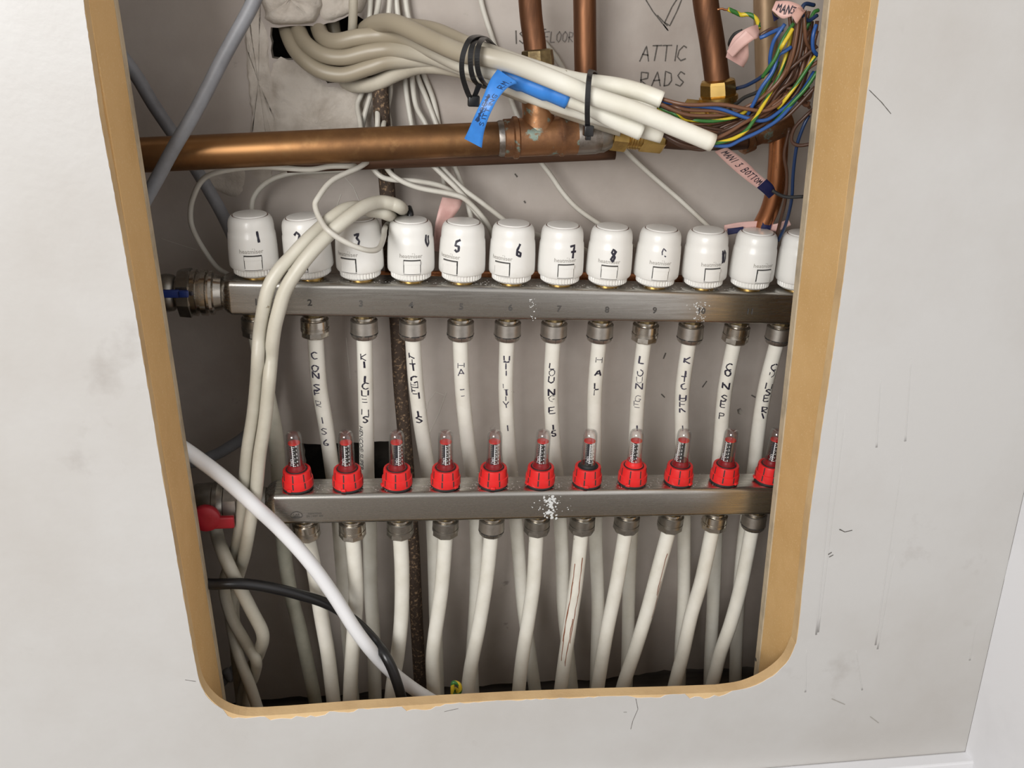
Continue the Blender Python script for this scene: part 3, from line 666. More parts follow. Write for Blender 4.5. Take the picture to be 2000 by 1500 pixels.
mb = MB(); patch(mb, -.0082, .0082, -.0073, .0074, cyl_map(0, .0190, .0002)); me_gap = mb.build('button_gap', M['gap'])
mb = MB()
def btn(off): return cyl_map(0, .0190, off)
patch(mb, -.0073, .0073, -.0065, .0030, btn(.0009)); patch(mb, -.0073, .0073, .0030, .0063, btn(.0017))
for (v0, o0, v1, o1) in ((-.0065, .0, -.0065, .0009), (.0030, .0009, .0030, .0017), (.0063, .0017, .0063, .0)):
    V = []; n = 8
    for i in range(n + 1):
        u = -.0073 + .0146 * i / n; V += [btn(o0)(u, v0), btn(o1)(u, v1)]
    mb.add(V, [(2 * i, 2 * i + 2, 2 * i + 3, 2 * i + 1) for i in range(n)])
me_btn = mb.build('button', M['head'], False)
mb = MB(); text_geo(mb, 'heatmiser', .0056, cyl_map(0, .0298, .00015), bold=.00006)
ink_geo(mb, [[(.0012, .0024), (.0018, .0030)], [(.0030, .0030), (.0036, .0024)]], .0004, cyl_map(0, .0298, .00015)); me_logo = mb.build('printed_logo', M['logo'])
#        base px, py, top px, button dx, number, number dx, number py
HEADS = [(500, 549, 489, -2, '1', 10, 463), (609, 551, 592, -19, '2', -15, 465), (705, 553, 698, -21, '3', -3, 467), (803, 554, 802, 2, '4', 31, 470), (901, 556, 905, -22, '5', -10, 477), (998, 558, 1003, -18, '6', 12, 483),
 (1092, 560, 1099, 11, '7', 22, 485), (1185, 561, 1196, 2, '8', 7, 490), (1277, 563, 1292, 9, '9', 10, 487), (1372, 564, 1383, 16, '10', 34, 492), (1462, 566, 1481, 24, '', 0, 0), (1553, 568, 1570, 26, '', 0, 0)]
dots = ['white actuator head with a single black stroke, first on the upper bar at the left', 'white actuator head partly hidden behind the two beige cables, handwritten 2', 'white actuator head with handwritten 3 under a looped flex', 'white actuator head with a 4 written at its right edge',
 'white actuator head with a handwritten 5, right of the pink tape flag', 'white actuator head with a handwritten 6', 'white actuator head with a crossed 7 on it', 'white actuator head with a bold handwritten 8', 'white actuator head with a half rubbed-out 9',
 'white actuator head with 10 written at its right edge', 'white actuator head without a number, last fully visible one on the right', 'white actuator head half hidden behind the right jamb']
for (bx, by, tx, bdx, num, ndx, npy), lab in zip(HEADS, dots):
    x = P(bx, by, UP.y).x; base = Vector((x, UP.y, UP.top(x) + .0006)); tp = P(tx, by - 116, UP.y)
    up = Vector((tp.x - x, 0, tp.z - base.z)).normalized(); up.x *= .9
    tocam = CAMPOS - base
    FIXED += [(base + up * (.004 + .006 * k), .0236 if k < 9 else .021) for k in range(10)]
    mw = axis_mat(base, up, tocam); root = thing('thermal_actuator', lab, 'actuator', mw, 'white actuator heads along the upper bar')
    put('body', me_body, root); put('knurled_ring', me_ring, root); cp = put('cap', me_cap, root); put('cap_seam', me_seam, cp)
    yaw = math.asin(max(-.95, min(.95, bdx / 43.0)))
    b = put('button', me_btn, root); g = put('button_gap', me_gap, b); b.rotation_euler[2] = yaw
    l = put('printed_logo', me_logo, root); l.rotation_euler[2] = yaw - .05
    f = put('brass_collar', me_foot, mu); f.matrix_parent_inverse = mu.matrix_basis.inverted(); f.matrix_basis = axis_mat(base, up)
    if num:
        ny = math.asin(max(-.93, min(.93, ndx / 43.0))); zc = .061 * (by - 2 - npy) / 112.0 - .002
        mb = MB(); st = strokes(num, .0115 if num != '1' else .0095, .0058 if num != '10' else .0040, .0010); wtot = .0055 * (1 if num != '10' else 1.3)
        if num == '9': st = [[(a, b) for a, b in st[0]], st[-1]]
        ink_geo(mb, [[(a - wtot / 2, b_ - .005) for a, b_ in q] for q in st], .0023 if num not in ('9',) else .0012, cyl_map(ny, zc, .0002))
        put('handwritten_number', mb.build('handwritten_number', M['ink'] if num != '9' else M['ink2']), root)

# ------------------------------------------------------------------ flow meters on the lower bar
me_fbase = lathe('black_seal', [(0, .0150), (.0022, .0150), (.0026, .0140), (.0210, .0105)], M['matt_black'], 32)
def ringmod(k, i): return .90 if (k % 8 == 0 and 1 < i) else 1.0
me_red = lathe('red_ring', [(.0022, .0120), (.0022, .0152), (.0030, .0156), (.0085, .0155), (.0108, .0153), (.0116, .0142), (.0190, .0138), (.0204, .0134), (.0208, .0122), (.0204, .0108), (.0160, .0104), (.0110, .0102)], M['red'], 64, cap0=False, cap1=False)
mb = MB()
for a in range(8):
    t = a * math.pi / 4
    for (z0, z1, r0, r1) in ((.0045, .0110, .01575, .01545), (.0116, .0200, .01435, .01385)):
        V = [(r * math.cos(t + s * .045), r * math.sin(t + s * .045), z) for (z, r) in ((z0, r0), (z1, r1)) for s in (-1, 1)]; mb.add(V, [(0, 1, 3, 2)])
    V = []
me_slot = mb.build('grip_slot', M['gap'], False)
mb = MB(); box_geo(mb, (-.0024, -.0172, .0024), (.0024, -.0140, .0052), 0, .0006); me_lug = mb.build('lug', M['red'])
me_ins = lathe('collar_insert', [(.012, .0100), (.0212, .0096), (.0218, .0088), (.0240, .0086), (.0252, .0081), (.0268, .0079)], M['dark_red'], 32)
me_ins3 = me_ins.copy(); me_ins3.materials.clear(); me_ins3.materials.append(M['red'])
me_ins2 = lathe('collar_insert', [(.012, .0104), (.0205, .0102), (.0208, .0088), (.0235, .0084), (.0238, .0076)], M['matt_black'], 32)
tp_ = [(.0240, .0078), (.0560, .0078), (.0590, .0074), (.0612, .0062), (.0622, .0040), (.0625, .0010)]
me_tube = lathe('clear_tube', tp_ + [(.0616, .0008), (.0612, .0038), (.0603, .0056), (.0584, .0068), (.0556, .0071), (.0240, .0071)], M['tube'], 32, cap0=False, cap1=False)
mb = MB(); lathe_geo(mb, [(.024, .0011), (.049, .0011)], 10)
for k in range(9): lathe_geo(mb, [(.0275 + k * .0023, .0022), (.0285 + k * .0023, .0022)], 12)
me_spring = mb.build('spring', M['matt_black'])
me_disc = lathe('indicator_disc', [(.0492, .0056), (.0495, .0060), (.0504, .0060), (.0507, .0054)], M['red'], 24)
def tmap(off): return lambda u, v: Vector((.0080 * math.sin(off + u / .0080), -.0080 * math.cos(off + u / .0080), v))
mb = MB(); fm = tmap(0); patch(mb, -.0003, .0003, .027, .050, fm, 1, 8)
for k in range(11): patch(mb, -.0003, .0014 + (.0012 if k % 2 == 0 else 0), .0275 + k * .0021, .0280 + k * .0021, fm, 3, 1)
for k in range(6): text_geo(mb, ['5', '4', '3', '2', '1', '0'][k], .0030, (lambda kk: lambda u, v: fm(u + .0042, .0285 + kk * .0042 + v))(k))
for k in range(4): text_geo(mb, 'l/min'[0:5], .0042, lambda u, v: fm(-.0018 - v, .0315 + u)) if k == 0 else None
me_scale = mb.build('printed_scale', M['white_ink'], False)
mb = MB(); fm2 = tmap(0)
for k in range(11): patch(mb, -.0120, -.0072, .0273 + k * .0021, .0280 + k * .0021, fm2, 4, 1)
me_scale_b = mb.build('black_scale_lines', M['ink'], False)
FM = [(583, 950, 573), (680, 950, 675), (776, 948, 774), (870, 946, 870), (963, 944, 966), (1054, 942, 1061), (1146, 940, 1152), (1234, 939, 1244), (1324, 937, 1337), (1413, 936, 1429), (1500, 935, 1518)]
lug_dx = [-.6, -.3, -1.25, .75, 0, -1.0, 0, -.25, 1.0, 1.0, -1.2]; sc_yaw = [-.35, -.25, .2, 0, .05, -.25, .1, -.3, -.6, -.5, 0]
fl_labels = ['red-collared flow meter at the left end of the lower bar, beside the beige cables', 'red-collared flow meter in front of the dark wall hole', 'red-collared flow meter in front of the rusty iron pipe', 'red-collared flow meter just right of the rusty pipe, over the KITCHEN pipe',
 'red-collared flow meter in front of the HALL pipe foot', 'red-collared flow meter directly above the white limescale run', 'red-collared flow meter with no red inner collar, just right of the limescale', 'red-collared flow meter with bright red inner collar, third from the right among whole ones',
 'red-collared flow meter leaning right, second from the right among whole ones', 'red-collared flow meter leaning right, last whole one before the right jamb', 'red-collared flow meter mostly hidden behind the right jamb']
for i, (bx, by, tx) in enumerate(FM):
    x = P(bx, by, LO.y).x; base = Vector((x, LO.y - .001, LO.top(x) + .0004)); tp = P(tx, by - 92, LO.y)
    up = Vector((tp.x - x, 0, tp.z - base.z)).normalized(); up.x *= .85
    FIXED += [(base + up * (.003 + .006 * k), .016 if k < 4 else .008) for k in range(10)]
    root = thing('flow_meter', fl_labels[i], 'flow meter', axis_mat(base, up, CAMPOS - base), 'red-collared flow meters along the lower bar')
    put('black_seal', me_fbase, root); r = put('red_ring', me_red, root); r.rotation_euler[2] = random.random() * .8
    s = put('grip_slot', me_slot, r); lg = put('lug', me_lug, r); lg.rotation_euler[2] = lug_dx[i] - r.rotation_euler[2]
    put('collar_insert', me_ins2 if i == 6 else me_ins3 if i == 7 else me_ins, root)
    t = put('clear_tube', me_tube, root); sc = put('printed_scale', me_scale, t); sc.rotation_euler[2] = sc_yaw[i]; sb = put('black_scale_lines', me_scale_b, t); sb.rotation_euler[2] = sc_yaw[i] * .5 + 1.0
    put('spring', me_spring, root); put('indicator_disc', me_disc, root)

# ------------------------------------------------------------------ ball valves at the left ends
def xlathe(name, prof, mats, px, yax, zc, parent, seg=32, smooth=True, rot=0):
    """lathe along world x; prof is (x metres, radius)"""
    m = lathe(name, prof, mats, seg, smooth, rot=rot); m.transform(Matrix(((0, 0, 1, 0), (1, 0, 0, 0), (0, 1, 0, 0), (0, 0, 0, 1)))); m.transform(Matrix.Translation((0, yax, zc)))
    m.flip_normals() if False else None
    return put(name, m, parent, True)
zc = UP.bot(ux0) + BH / 2; X = lambda px: P(px, 572, UP.y - .02).x
va = thing('ball_valve', 'nickel ball valve with blue lever at the left end of the upper bar', 'valve', Matrix.Translation((X(350), UP.y, zc - .024)))
xlathe('hex_nut', [(X(341), .019), (X(343), .0235), (X(366), .0245), (X(369), .0225)], M['dark_nickel'], 0, UP.y, zc, va, 8, False, .3)
xlathe('threaded_ring', [(X(366), .0200), (X(369), .0222), (X(378), .0225), (X(380), .0200), (X(386), .0200), (X(387), .0222), (X(398), .0222), (X(400), .0190), (X(404), .0190), (X(405), .0215), (X(411), .0212), (X(414), .0180), (X(428), .0165)], M['nickel'], 0, UP.y, zc, va, 32)
xlathe('valve_body', [(X(296), .012), (X(300), .0175), (X(318), .0185), (X(330), .0175), (X(336), .0150), (X(342), .0150)], M['dark_nickel'], 0, UP.y, zc, va, 28)
mb = MB(); a = P(322, 575, UP.y - .03); b = P(368, 575, UP.y - .03)
box_geo(mb, (X(302), UP.y - .030, a.z - .0038), (P(350, 575, UP.y - .03).x, UP.y - .0255, a.z + .0036), 0, .0012); box_geo(mb, (P(348, 575, UP.y - .03).x, UP.y - .031, a.z - .0034), (b.x, UP.y - .0262, a.z + .0034), 0, .0015)
put('lever', mb.build('lever', M['blue_lever']), va, True)
zl = LO.bot(lx0) + BH / 2; X = lambda px: P(px, 990, LO.y - .02).x
vb = thing('ball_valve', 'nickel ball valve with red lever at the left end of the lower bar', 'valve', Matrix.Translation((X(420), LO.y, zl - .024)))
xlathe('valve_body', [(X(360), .016), (X(376), .0205), (X(410), .0215), (X(412), .0225), (X(421), .0228), (X(424), .0215), (X(432), .0200)], M['dark_nickel'], 0, LO.y, zl, vb, 32)
xlathe('hex_nut', [(X(431), .0170), (X(433), .0188), (X(458), .0192), (X(461), .0180), (X(464), .0200), (X(468), .0200)], M['nickel_matt'], 0, LO.y, zl, vb, 8, False, .2)
xlathe('threaded_ring', [(X(466), .0165), (X(475), .0165), (X(480), .0190), (X(500), .0190), (X(505), .0160), (X(516), .0150)], M['dark_nickel'], 0, LO.y, zl, vb, 28)
mb = MB(); hub = P(402, 1012, LO.y - .032); armr = P(458, 1019, LO.y - .032)
box_geo(mb, (hub.x - .004, hub.y - .003, armr.z - .0062), (armr.x, hub.y + .003, armr.z + .0066), 0, .0018)
bm_prof = [(-.0035, .004), (-.0035, .0130), (-.002, .0140), (.0025, .0140), (.004, .0125), (.004, .004)]
m2 = MB(); lathe_geo(m2, bm_prof, 24); mb.add([Vector((hub.x + v.x, hub.y + v.z, hub.z + v.y)) for v in m2.V], m2.F)
put('lever', mb.build('lever', M['red_lever']), vb, True)

# ------------------------------------------------------------------ copper pipes and their fittings
def pipe_thing(name, L, r, m, label, cat='pipe', seg=20, sub=6, group=None):
    o = tube(name, [P(*a) if isinstance(a, tuple) else a for a in L], r, M[m], seg=seg, sub=sub); return tag(o, label, cat, group)
M['tan_pipe'] = mat('dulled_copper', (.40, .28, .17), .45, .6, var=((.27, .17, .10), 12, .4, .68, 7), stretch=(5, 5, .8))
M['dark_copper'] = mat('dark_and_shaded_copper', (.12, .06, .035), .5, .6, var=((.05, .028, .018), 14, .4, .65), stretch=(.6, 6, 6))
def along(name, p0, p1, prof, m, parent, seg=28, smooth=True):
    """lathe whose profile t (0..1) runs from p0 to p1"""
    d = p1 - p0; me = lathe(name, [(t * d.length, r) for t, r in prof], m, seg, smooth); me.transform(axis_mat(p0, d, Vector((0, -1, .2)) if abs(d.normalized().y) < .9 else Vector((1, 0, 0)))); return put(name, me, parent, True)
YC = .172; RC = .0152
h0, h1 = P(230, 305, YC), P(985, 270, YC); hz = lambda px: P(px, 305 - (px - 230) * (35 / 755), YC)
hp_ = thing('copper_pipe', 'thick horizontal copper pipe above the actuator heads with soldered tee', 'pipe', Matrix.Translation(hz(300)))
tube('pipe', [hz(200), hz(400), hz(600), hz(800), hz(985)], RC, M['copper'], hp_, 28)
t0, t1 = hz(972), hz(1140)
along('solder_joint', hz(972), hz(986), [(0, RC + .0003), (.3, RC + .0011), (1, RC + .0012)], M['solder'], hp_)
tee = along('tee_fitting', hz(982), hz(1128), [(0, .0160), (.02, .0172), (.12, .0174), (.14, .0192), (.19, .0192), (.21, .0175), (.74, .0177), (.76, .0190), (.80, .0190), (.82, .0180), (1, .0180)], M['tee'], hp_)
j = hz(1051); along('tee_branch', j, P(1051, 190, YC), [(0, .0165), (.45, .0150), (.6, .0146), (.85, .0152), (1, .0140)], M['tee'], hp_)
along('solder_joint', hz(1122), hz(1176), [(0, .0178), (.1, .0182), (.75, .0182), (1, .0165)], M['solder'], hp_)
along('end_socket', hz(1165), hz(1192), [(0, .0172), (.5, .0172), (1, .0140)], M['dark_nickel'], hp_)
# brass coupling right of the tee
bz = lambda px: P(px, 258 + (px - 1190) * .10, YC)
bc = thing('brass_coupling', 'brass compression coupling half hidden behind the white cable ends', 'fitting', Matrix.Translation(bz(1230)))
along('nut', bz(1192), bz(1226), [(0, .0120), (.06, .0165), (.9, .0168), (1, .0150)], M['brass'], bc, 6, False)
along('thread', bz(1224), bz(1250), [(0, .0135), (.12, .0140), (.2, .0132), (.32, .0140), (.4, .0132), (.52, .0140), (.6, .0132), (.72, .0140), (.8, .0132), (1, .0138)], M['brass'], bc)
along('nut', bz(1248), bz(1296), [(0, .0120), (.06, .0150), (.92, .0150), (1, .0130)], M['brass'], bc, 6, False)
pipe_thing('copper_pipe', [(1288, 272, YC + .004), (1350, 276, YC + .004), (1430, 276, YC + .004), (1458, 274, YC + .004)], .0085, 'dark_copper', 'short dark copper pipe between the brass coupling and the right elbow')
pipe_thing('copper_pipe', [(560, 322, .205), (760, 314, .205), (980, 306, .205), (1200, 297, .205)], .0075, 'dark_copper', 'thin dark pipe running just behind and below the thick horizontal copper pipe')  # dark colour also paints the thick pipe's shaded lower edge
# vertical copper pipes
v1 = thing('copper_pipe', 'vertical copper pipe rising from the tee through a dull brass nut', 'pipe', Matrix.Translation(P(1050, 190, .176)))
tube('pipe', [P(1031, -60, .178), P(1037, 30, .178), P(1046, 100, .176), P(1050, 180, .173)], .0102, M['copper_v'], v1, 20)
along('nut', P(1049, 96, .175), P(1051, 132, .174), [(0, .0110), (.08, .0142), (.55, .0150), (.9, .0150), (1, .0125)], M['old_brass'], v1, 8, False)
along('sleeve', P(1050, 128, .174), P(1051, 200, .173), [(0, .0120), (.9, .0125), (1, .0110)], M['tee'], v1)
pipe_thing('copper_pipe', [(1141, -60, .208), (1142, 20, .208), (1143, 100, .208), (1145, 200, .206), (1147, 262, .2)], .0106, 'copper_v', 'vertical dark copper pipe passing behind the second cable tie')
v3 = thing('copper_pipe', 'vertical reddish copper pipe with bright brass compression nut at its foot', 'pipe', Matrix.Translation(P(1402, 200, .17)))
tube('pipe', [P(1372, -60, .176), P(1379, 10, .175), P(1392, 90, .173), P(1402, 170, .171), P(1404, 205, .171)], .0115, M['copper_v'], v3, 22)
along('nut', P(1402, 154, .171), P(1403, 188, .171), [(0, .0118), (.1, .0160), (.25, .0172), (.85, .0176), (1, .0160)], M['brass'], v3, 8, False)
along('nut', P(1403, 186, .171), P(1404, 206, .171), [(0, .0160), (.1, .0180), (.5, .0180), (.62, .0168), (1, .0165)], M['brass'], v3, 28)
along('body', P(1404, 205, .171), P(1392, 238, .172), [(0, .0140), (.5, .0150), (1, .0120)], M['brass'], v3, 24)
along('side_outlet', P(1400, 228, .172), P(1336, 222, .172), [(0, .0110), (.4, .0110), (.5, .0135), (.95, .0135), (1, .011)], M['brass'], v3, 6, False)
pipe_thing('copper_pipe', [(1494, -60, .222), (1495, 30, .222), (1497, 110, .222), (1499, 190, .222), (1502, 260, .215)], .0112, 'tan_pipe', 'pale tan vertical pipe behind the fan of coloured wires')
v5 = thing('copper_pipe', 'copper pipe below the wire fan that bends left behind the heads', 'pipe', Matrix.Translation(P(1500, 430, .19)))
tube('pipe', [P(1524, 200, .196), P(1522, 260, .196), P(1519, 320, .196), P(1514, 370, .197), P(1503, 410, .2), P(1488, 440, .205), P(1474, 466, .212), P(1466, 490, .22)], .0095, M['copper_bright'], v5, 20)
along('elbow', P(1540, 232, .19), P(1440, 276, .19), [(0, .0130), (.1, .0150), (.45, .0150), (.6, .0120), (.72, .0120), (.75, .0150), (.95, .0150), (1, .0120)], M['tee'], v5, 12)
# rusty iron pipe up the back wall
pipe_thing('iron_pipe', [(741, 150, .238), (748, 260, .238), (757, 380, .238), (768, 540, .238), (776, 640, .238), (782, 750, .238), (791, 860, .238), (800, 980, .238), (807, 1075, .238), (813, 1200, .238), (820, 1325, .238), (826, 1400, .238)], .0079, 'rust', 'rusty speckled iron pipe running down the back wall', 'pipe')
# short copper glint behind the heads
pipe_thing('copper_pipe', [(700, 540, .232), (900, 540, .232), (1100, 541, .232), (1330, 548, .232)], .006, 'copper_bright', 'thin bright copper pipe glimpsed between the actuator heads')

# ------------------------------------------------------------------ cables
def cable(name, L, r, m, label, cat='cable', group=None, seg=12, sub=8, floor=False):
    o = tube(name, pts3(L), r, M[m], seg=seg, sub=sub, floor=floor); return tag(o, label, cat, group)
cable('grey_cable', [(520, -60, .125), (492, 10, .125), (440, 105, .124), (385, 212, .124), (340, 288, .122), (303, 356, .118), (270, 415, .116)], .0058, 'grey', 'grey cable slanting in front of the thick copper pipe at the left')
cable('grey_cable', [(200, 60, .215), (262, 142, .215), (300, 205, .215), (345, 272, .216), (395, 350, .218), (440, 430, .222), (478, 520, .228), (505, 620, .228), (520, 700, .226), (514, 780, .226), (490, 840, .226), (440, 878, .224), (396, 898, .222), (350, 908, .22)], .0062, 'grey', 'dark grey cable behind the copper pipe, curving back to the left jamb')
cable('white_cable', [(330, 858, .098), (376, 888, .099), (440, 936, .1), (500, 990, .1), (548, 1035, .1), (600, 1092, .099), (650, 1160, .098), (700, 1238, .096), (750, 1298, .102), (800, 1340, .106), (850, 1372, .1)], .0072, 'white_cable', 'clean white cable slanting from the left jamb across the front of the pipes')
cable('black_cable', [(370, 1140, .093), (415, 1141, .092), (470, 1140, .092), (530, 1148, .098), (590, 1163, .107), (640, 1180, .1125), (690, 1211, .112), (732, 1252, .106), (760, 1294, .092), (777, 1338, .080), (790, 1385, .072)], .0056, 'black', 'black cable arching to the right under the lower bar')
cb = 'beige cables looped over the upper bar'
cable('beige_cable', [(800, 452, .232), (776, 430, .204), (750, 416, .180), (722, 411, .168), (698, 405, .158), (674, 409, .148), (650, 424, .139), (625, 445, .131), (596, 472, .124), (570, 500, .119), (545, 527, .114), (525, 560, .111), (514, 605, .111), (506, 660, .113), (501, 740, .114), (494, 810, .114), (483, 880, .112), (477, 950, .110), (472, 1010, .113), (461, 1070, .124), (446, 1110, .136), (438, 1150, .138), (452, 1205, .130), (480, 1255, .124), (500, 1290, .126), (497, 1318, .140), (486, 1345, .150), (480, 1390, .150)], .0061, 'cable', 'beige cable looped over the heads, left one of the pair', 'cable', cb)
cable('beige_cable', [(806, 454, .236), (799, 426, .214), (783, 406, .188), (762, 397, .175), (737, 395, .163), (705, 407, .144), (670, 433, .130), (638, 462, .122), (610, 491, .117), (583, 525, .112), (558, 565, .110), (545, 605, .110), (534, 655, .113), (526, 740, .114), (518, 820, .114), (507, 890, .111), (500, 960, .110), (489, 1020, .113), (478, 1080, .124), (464, 1130, .141), (451, 1180, .146), (453, 1225, .142), (468, 1285, .124), (488, 1338, .120), (505, 1390, .118)], .0063, 'cable', 'beige cable looped over the heads, right one of the pair', 'cable', cb)
cable('beige_cable', [(418, 1000, .150), (424, 1045, .140), (436, 1080, .116), (458, 1128, .107), (490, 1190, .109), (513, 1238, .112), (507, 1272, .130), (492, 1305, .146), (478, 1345, .156), (470, 1390, .16)], .0068, 'cable', 'beige cable dropping from behind the red lever and twisting round the pair', 'cable')
cable('beige_cable', [(476, 1040, .172), (468, 1085, .170), (458, 1140, .166), (456, 1200, .164), (462, 1280, .162), (474, 1390, .162)], .0066, 'dusty', 'shadowed beige cable at the back behind the twisted cables', 'cable')
cable('grey_cable', [(440, 1310, .20), (452, 1325, .20), (462, 1300, .205), (430, 1340, .2), (410, 1370, .2)], .005, 'grey', 'dark cable stub low in the left corner behind the twist')

# thin actuator leads, hanging from the hole behind the copper pipe
FX = .0026; lg = 'thin leads hanging behind the copper pipe'
leads = [
 ([(746, -40, .246), (738, 15, .246), (728, 60, .246), (716, 120, .25), (708, 177, .25), (698, 205, .25), (704, 245, .235), (706, 300, .216), (700, 322, .205), (645, 325, .195), (600, 331, .19), (510, 326, .19), (435, 334, .192), (396, 351, .196), (376, 390, .2), (372, 426, .203), (380, 455, .206), (400, 490, .21), (424, 522, .213), (452, 540, .214)], 'thin lead that arcs far left and down behind the first actuator head'),
 ([(764, -40, .248), (758, 40, .248), (745, 110, .248), (726, 177, .248), (708, 246, .245), (712, 300, .23), (690, 328, .226), (630, 334, .225), (570, 338, .226), (525, 354, .228), (498, 381, .23), (492, 411, .23), (500, 450, .232)], 'thin shadowed lead curving down behind the first actuator head top'),
 ([(742, 120, .244), (738, 170, .242), (737, 246, .232), (730, 300, .215), (706, 324, .195), (650, 352, .165), (622, 385, .145), (616, 405, .138), (632, 440, .127), (655, 461, .121), (690, 480, .121), (720, 489, .126), (740, 485, .135), (749, 464, .155), (751, 448, .178), (757, 438, .205), (772, 436, .228), (795, 442, .238)], 'pale lead that hangs in a loop in front of the head numbered 3'),
 ([(740, 110, .238), (746, 180, .24), (761, 246, .238), (745, 300, .22), (727, 322, .21), (742, 343, .208), (766, 351, .208), (815, 354, .21), (863, 364, .214), (900, 384, .22)], 'thin lead swinging right just below the thick copper pipe'),
 ([(758, 120, .243), (762, 180, .244), (749, 244, .235), (748, 300, .218), (752, 322, .21), (772, 346, .205), (815, 366, .204), (881, 379, .206), (912, 392, .208), (950, 434, .214), (965, 470, .22)], 'thin lead crossing behind the pink tape flag towards the sixth head'),
 ([(788, -40, .252), (795, 20, .252), (806, 80, .25), (791, 144, .252), (803, 240, .25), (815, 290, .232), (838, 316, .216), (866, 343, .21), (902, 379, .21), (932, 418, .212), (960, 450, .216), (975, 490, .22)], 'thin lead running down right from below the copper pipe to the sixth head'),
 ([(770, -40, .254), (779, 40, .252), (795, 100, .25), (803, 138, .25), (812, 204, .25), (832, 245, .246), (845, 295, .232), (856, 318, .22), (899, 364, .214), (944, 398, .214), (990, 434, .218), (1030, 470, .222)], 'thin lead ending behind the heads numbered 6 and 7'),
 ([(800, 60, .256), (812, 138, .256), (832, 190, .256), (851, 240, .252), (868, 290, .242), (884, 318, .236), (902, 362, .232), (920, 424, .23), (930, 470, .23)], 'thin lead close to the wall, rightmost of the group below the copper pipe'),
 ([(800, 45, .258), (822, 130, .258), (845, 190, .258), (856, 240, .257), (864, 300, .25), (866, 350, .248), (868, 380, .246)], 'thin short lead ending at the pink tape flag'),
 ([(930, -40, .256), (944, 20, .256), (962, 76, .255), (980, 130, .254), (992, 178, .253), (1010, 226, .25), (1032, 275, .243), (1046, 303, .24), (1076, 343, .236), (1098, 375, .234), (1122, 402, .232), (1150, 424, .23), (1184, 446, .226)], 'long thin lead passing behind the tee to the head numbered 8'),
 ([(1060, 80, .256), (1085, 110, .256), (1110, 150, .254), (1160, 220, .252), (1195, 262, .25), (1221, 294, .246), (1265, 336, .242), (1325, 388, .236), (1365, 425, .23), (1398, 456, .224)], 'long thin lead reaching the top of the head numbered 10'),
 ([(1030, 452, .236), (1060, 462, .236), (1110, 470, .235), (1150, 492, .234), (1190, 500, .234), (1240, 480, .234)], 'dark thin lead sagging behind heads 7 and 8'),
 ([(725, -40, .255), (722, 30, .258), (712, 120, .26), (705, 160, .262)], 'thin cable hanging at the right side of the wall hole')]
for L, lab in leads: cable('actuator_lead', L, FX, 'flex', lab, 'cable', lg, 8)
tag(bpy.data.objects['actuator_lead.012'], group='thin leads hanging behind the copper pipe')
cable('clear_tubing', [(690, -40, .236), (690, 10, .24), (688, 60, .25), (684, 90, .27)], .0042, 'dusty', 'dusty translucent tubing hanging into the cable hole', 'tubing')

# ------------------------------------------------------------------ bundle of sheathed cables from the hole to the wire fan
W = .0017
def bundle(L, r, m, label, cores, end=True):
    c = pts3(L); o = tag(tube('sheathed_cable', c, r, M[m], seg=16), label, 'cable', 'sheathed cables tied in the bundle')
    if 'blue tape' in label: TUBES[-1]['rr'] = [.0098 if 972 < proj(q)[0] < 1116 else r for q in TUBES[-1]['c']]; TUBES[-1]['wrap'] = True
    e0, e1 = c[-2], c[-1]; d = (catmull(c, 8)[-1] - catmull(c, 8)[-2]).normalized(); mw = axis_mat(e1 + d * .0002, d, Vector((0, -1, .3)))
    me = mesh('cut_end', [mw @ Vector((r * .8 * math.cos(k * math.pi / 8), r * .8 * math.sin(k * math.pi / 8), 0)) for k in range(16)], [tuple(range(16))], M['brown2']); put('cut_end', me, o, True)  # dark disc paints the shade inside the hollow sheath end
    for col, Q in cores:
        pt = pts3(Q)
        if col == 'gy': tube('core_wire', pt, W, [M['yellow'], M['green']], o, 8, 6, stripe=.35)
        else: tube('core_wire', pt, W, M[col], o, 8, 6)
    return o
def jit(Q, dx, dy, dz, end=None):
    n = len(Q); return [(a + dx * (k / (n - 1)) ** .7, b + dy * math.sin(math.pi * min(1, (k + .6) / n)), y + dz) for k, (a, b, y) in enumerate(Q)]
b1 = [(1286, 191, .128), (1325, 202, .118), (1356, 205, .115), (1408, 204, .112), (1460, 213, .110), (1494, 216, .110), (1525, 200, .112), (1556, 165, .115), (1572, 110, .118), (1582, 50, .122)]
b2 = [(1286, 201, .124), (1330, 221, .122), (1366, 226, .122), (1421, 223, .120), (1460, 208, .118), (1499, 182, .114), (1530, 146, .112), (1546, 104, .112), (1553, 52, .114), (1550, 10, .116)]
b3 = [(1286, 197, .132), (1340, 206, .126), (1369, 208, .122), (1408, 213, .118), (1460, 231, .112), (1494, 235, .110), (1525, 216, .112), (1564, 182, .116), (1590, 150, .12)]
b4 = [(1388, 276, .100), (1421, 260, .104), (1450, 242, .108), (1486, 221, .114), (1520, 190, .12), (1545, 150, .122), (1560, 100, .122), (1566, 40, .122)]
b5 = [(1388, 279, .096), (1402, 279, .096), (1434, 270, .098), (1457, 255, .1), (1473, 234, .102), (1486, 213, .108), (1505, 180, .114), (1525, 140, .118), (1540, 90, .118), (1552, 40, .12)]
b6 = [(1386, 283, .098), (1421, 285, .100), (1447, 273, .102), (1486, 255, .104), (1525, 229, .108), (1564, 182, .114), (1590, 140, .118)]
b7 = [(1290, 260, .128), (1330, 281, .128), (1361, 288, .126), (1387, 286, .122), (1440, 266, .118), (1490, 243, .118), (1540, 203, .12), (1575, 160, .124)]
b8 = [(1310, 232, .140), (1335, 239, .136), (1369, 242, .132), (1421, 234, .128), (1473, 200, .124), (1512, 161, .122), (1535, 117, .12), (1546, 65, .12), (1556, 20, .122)]
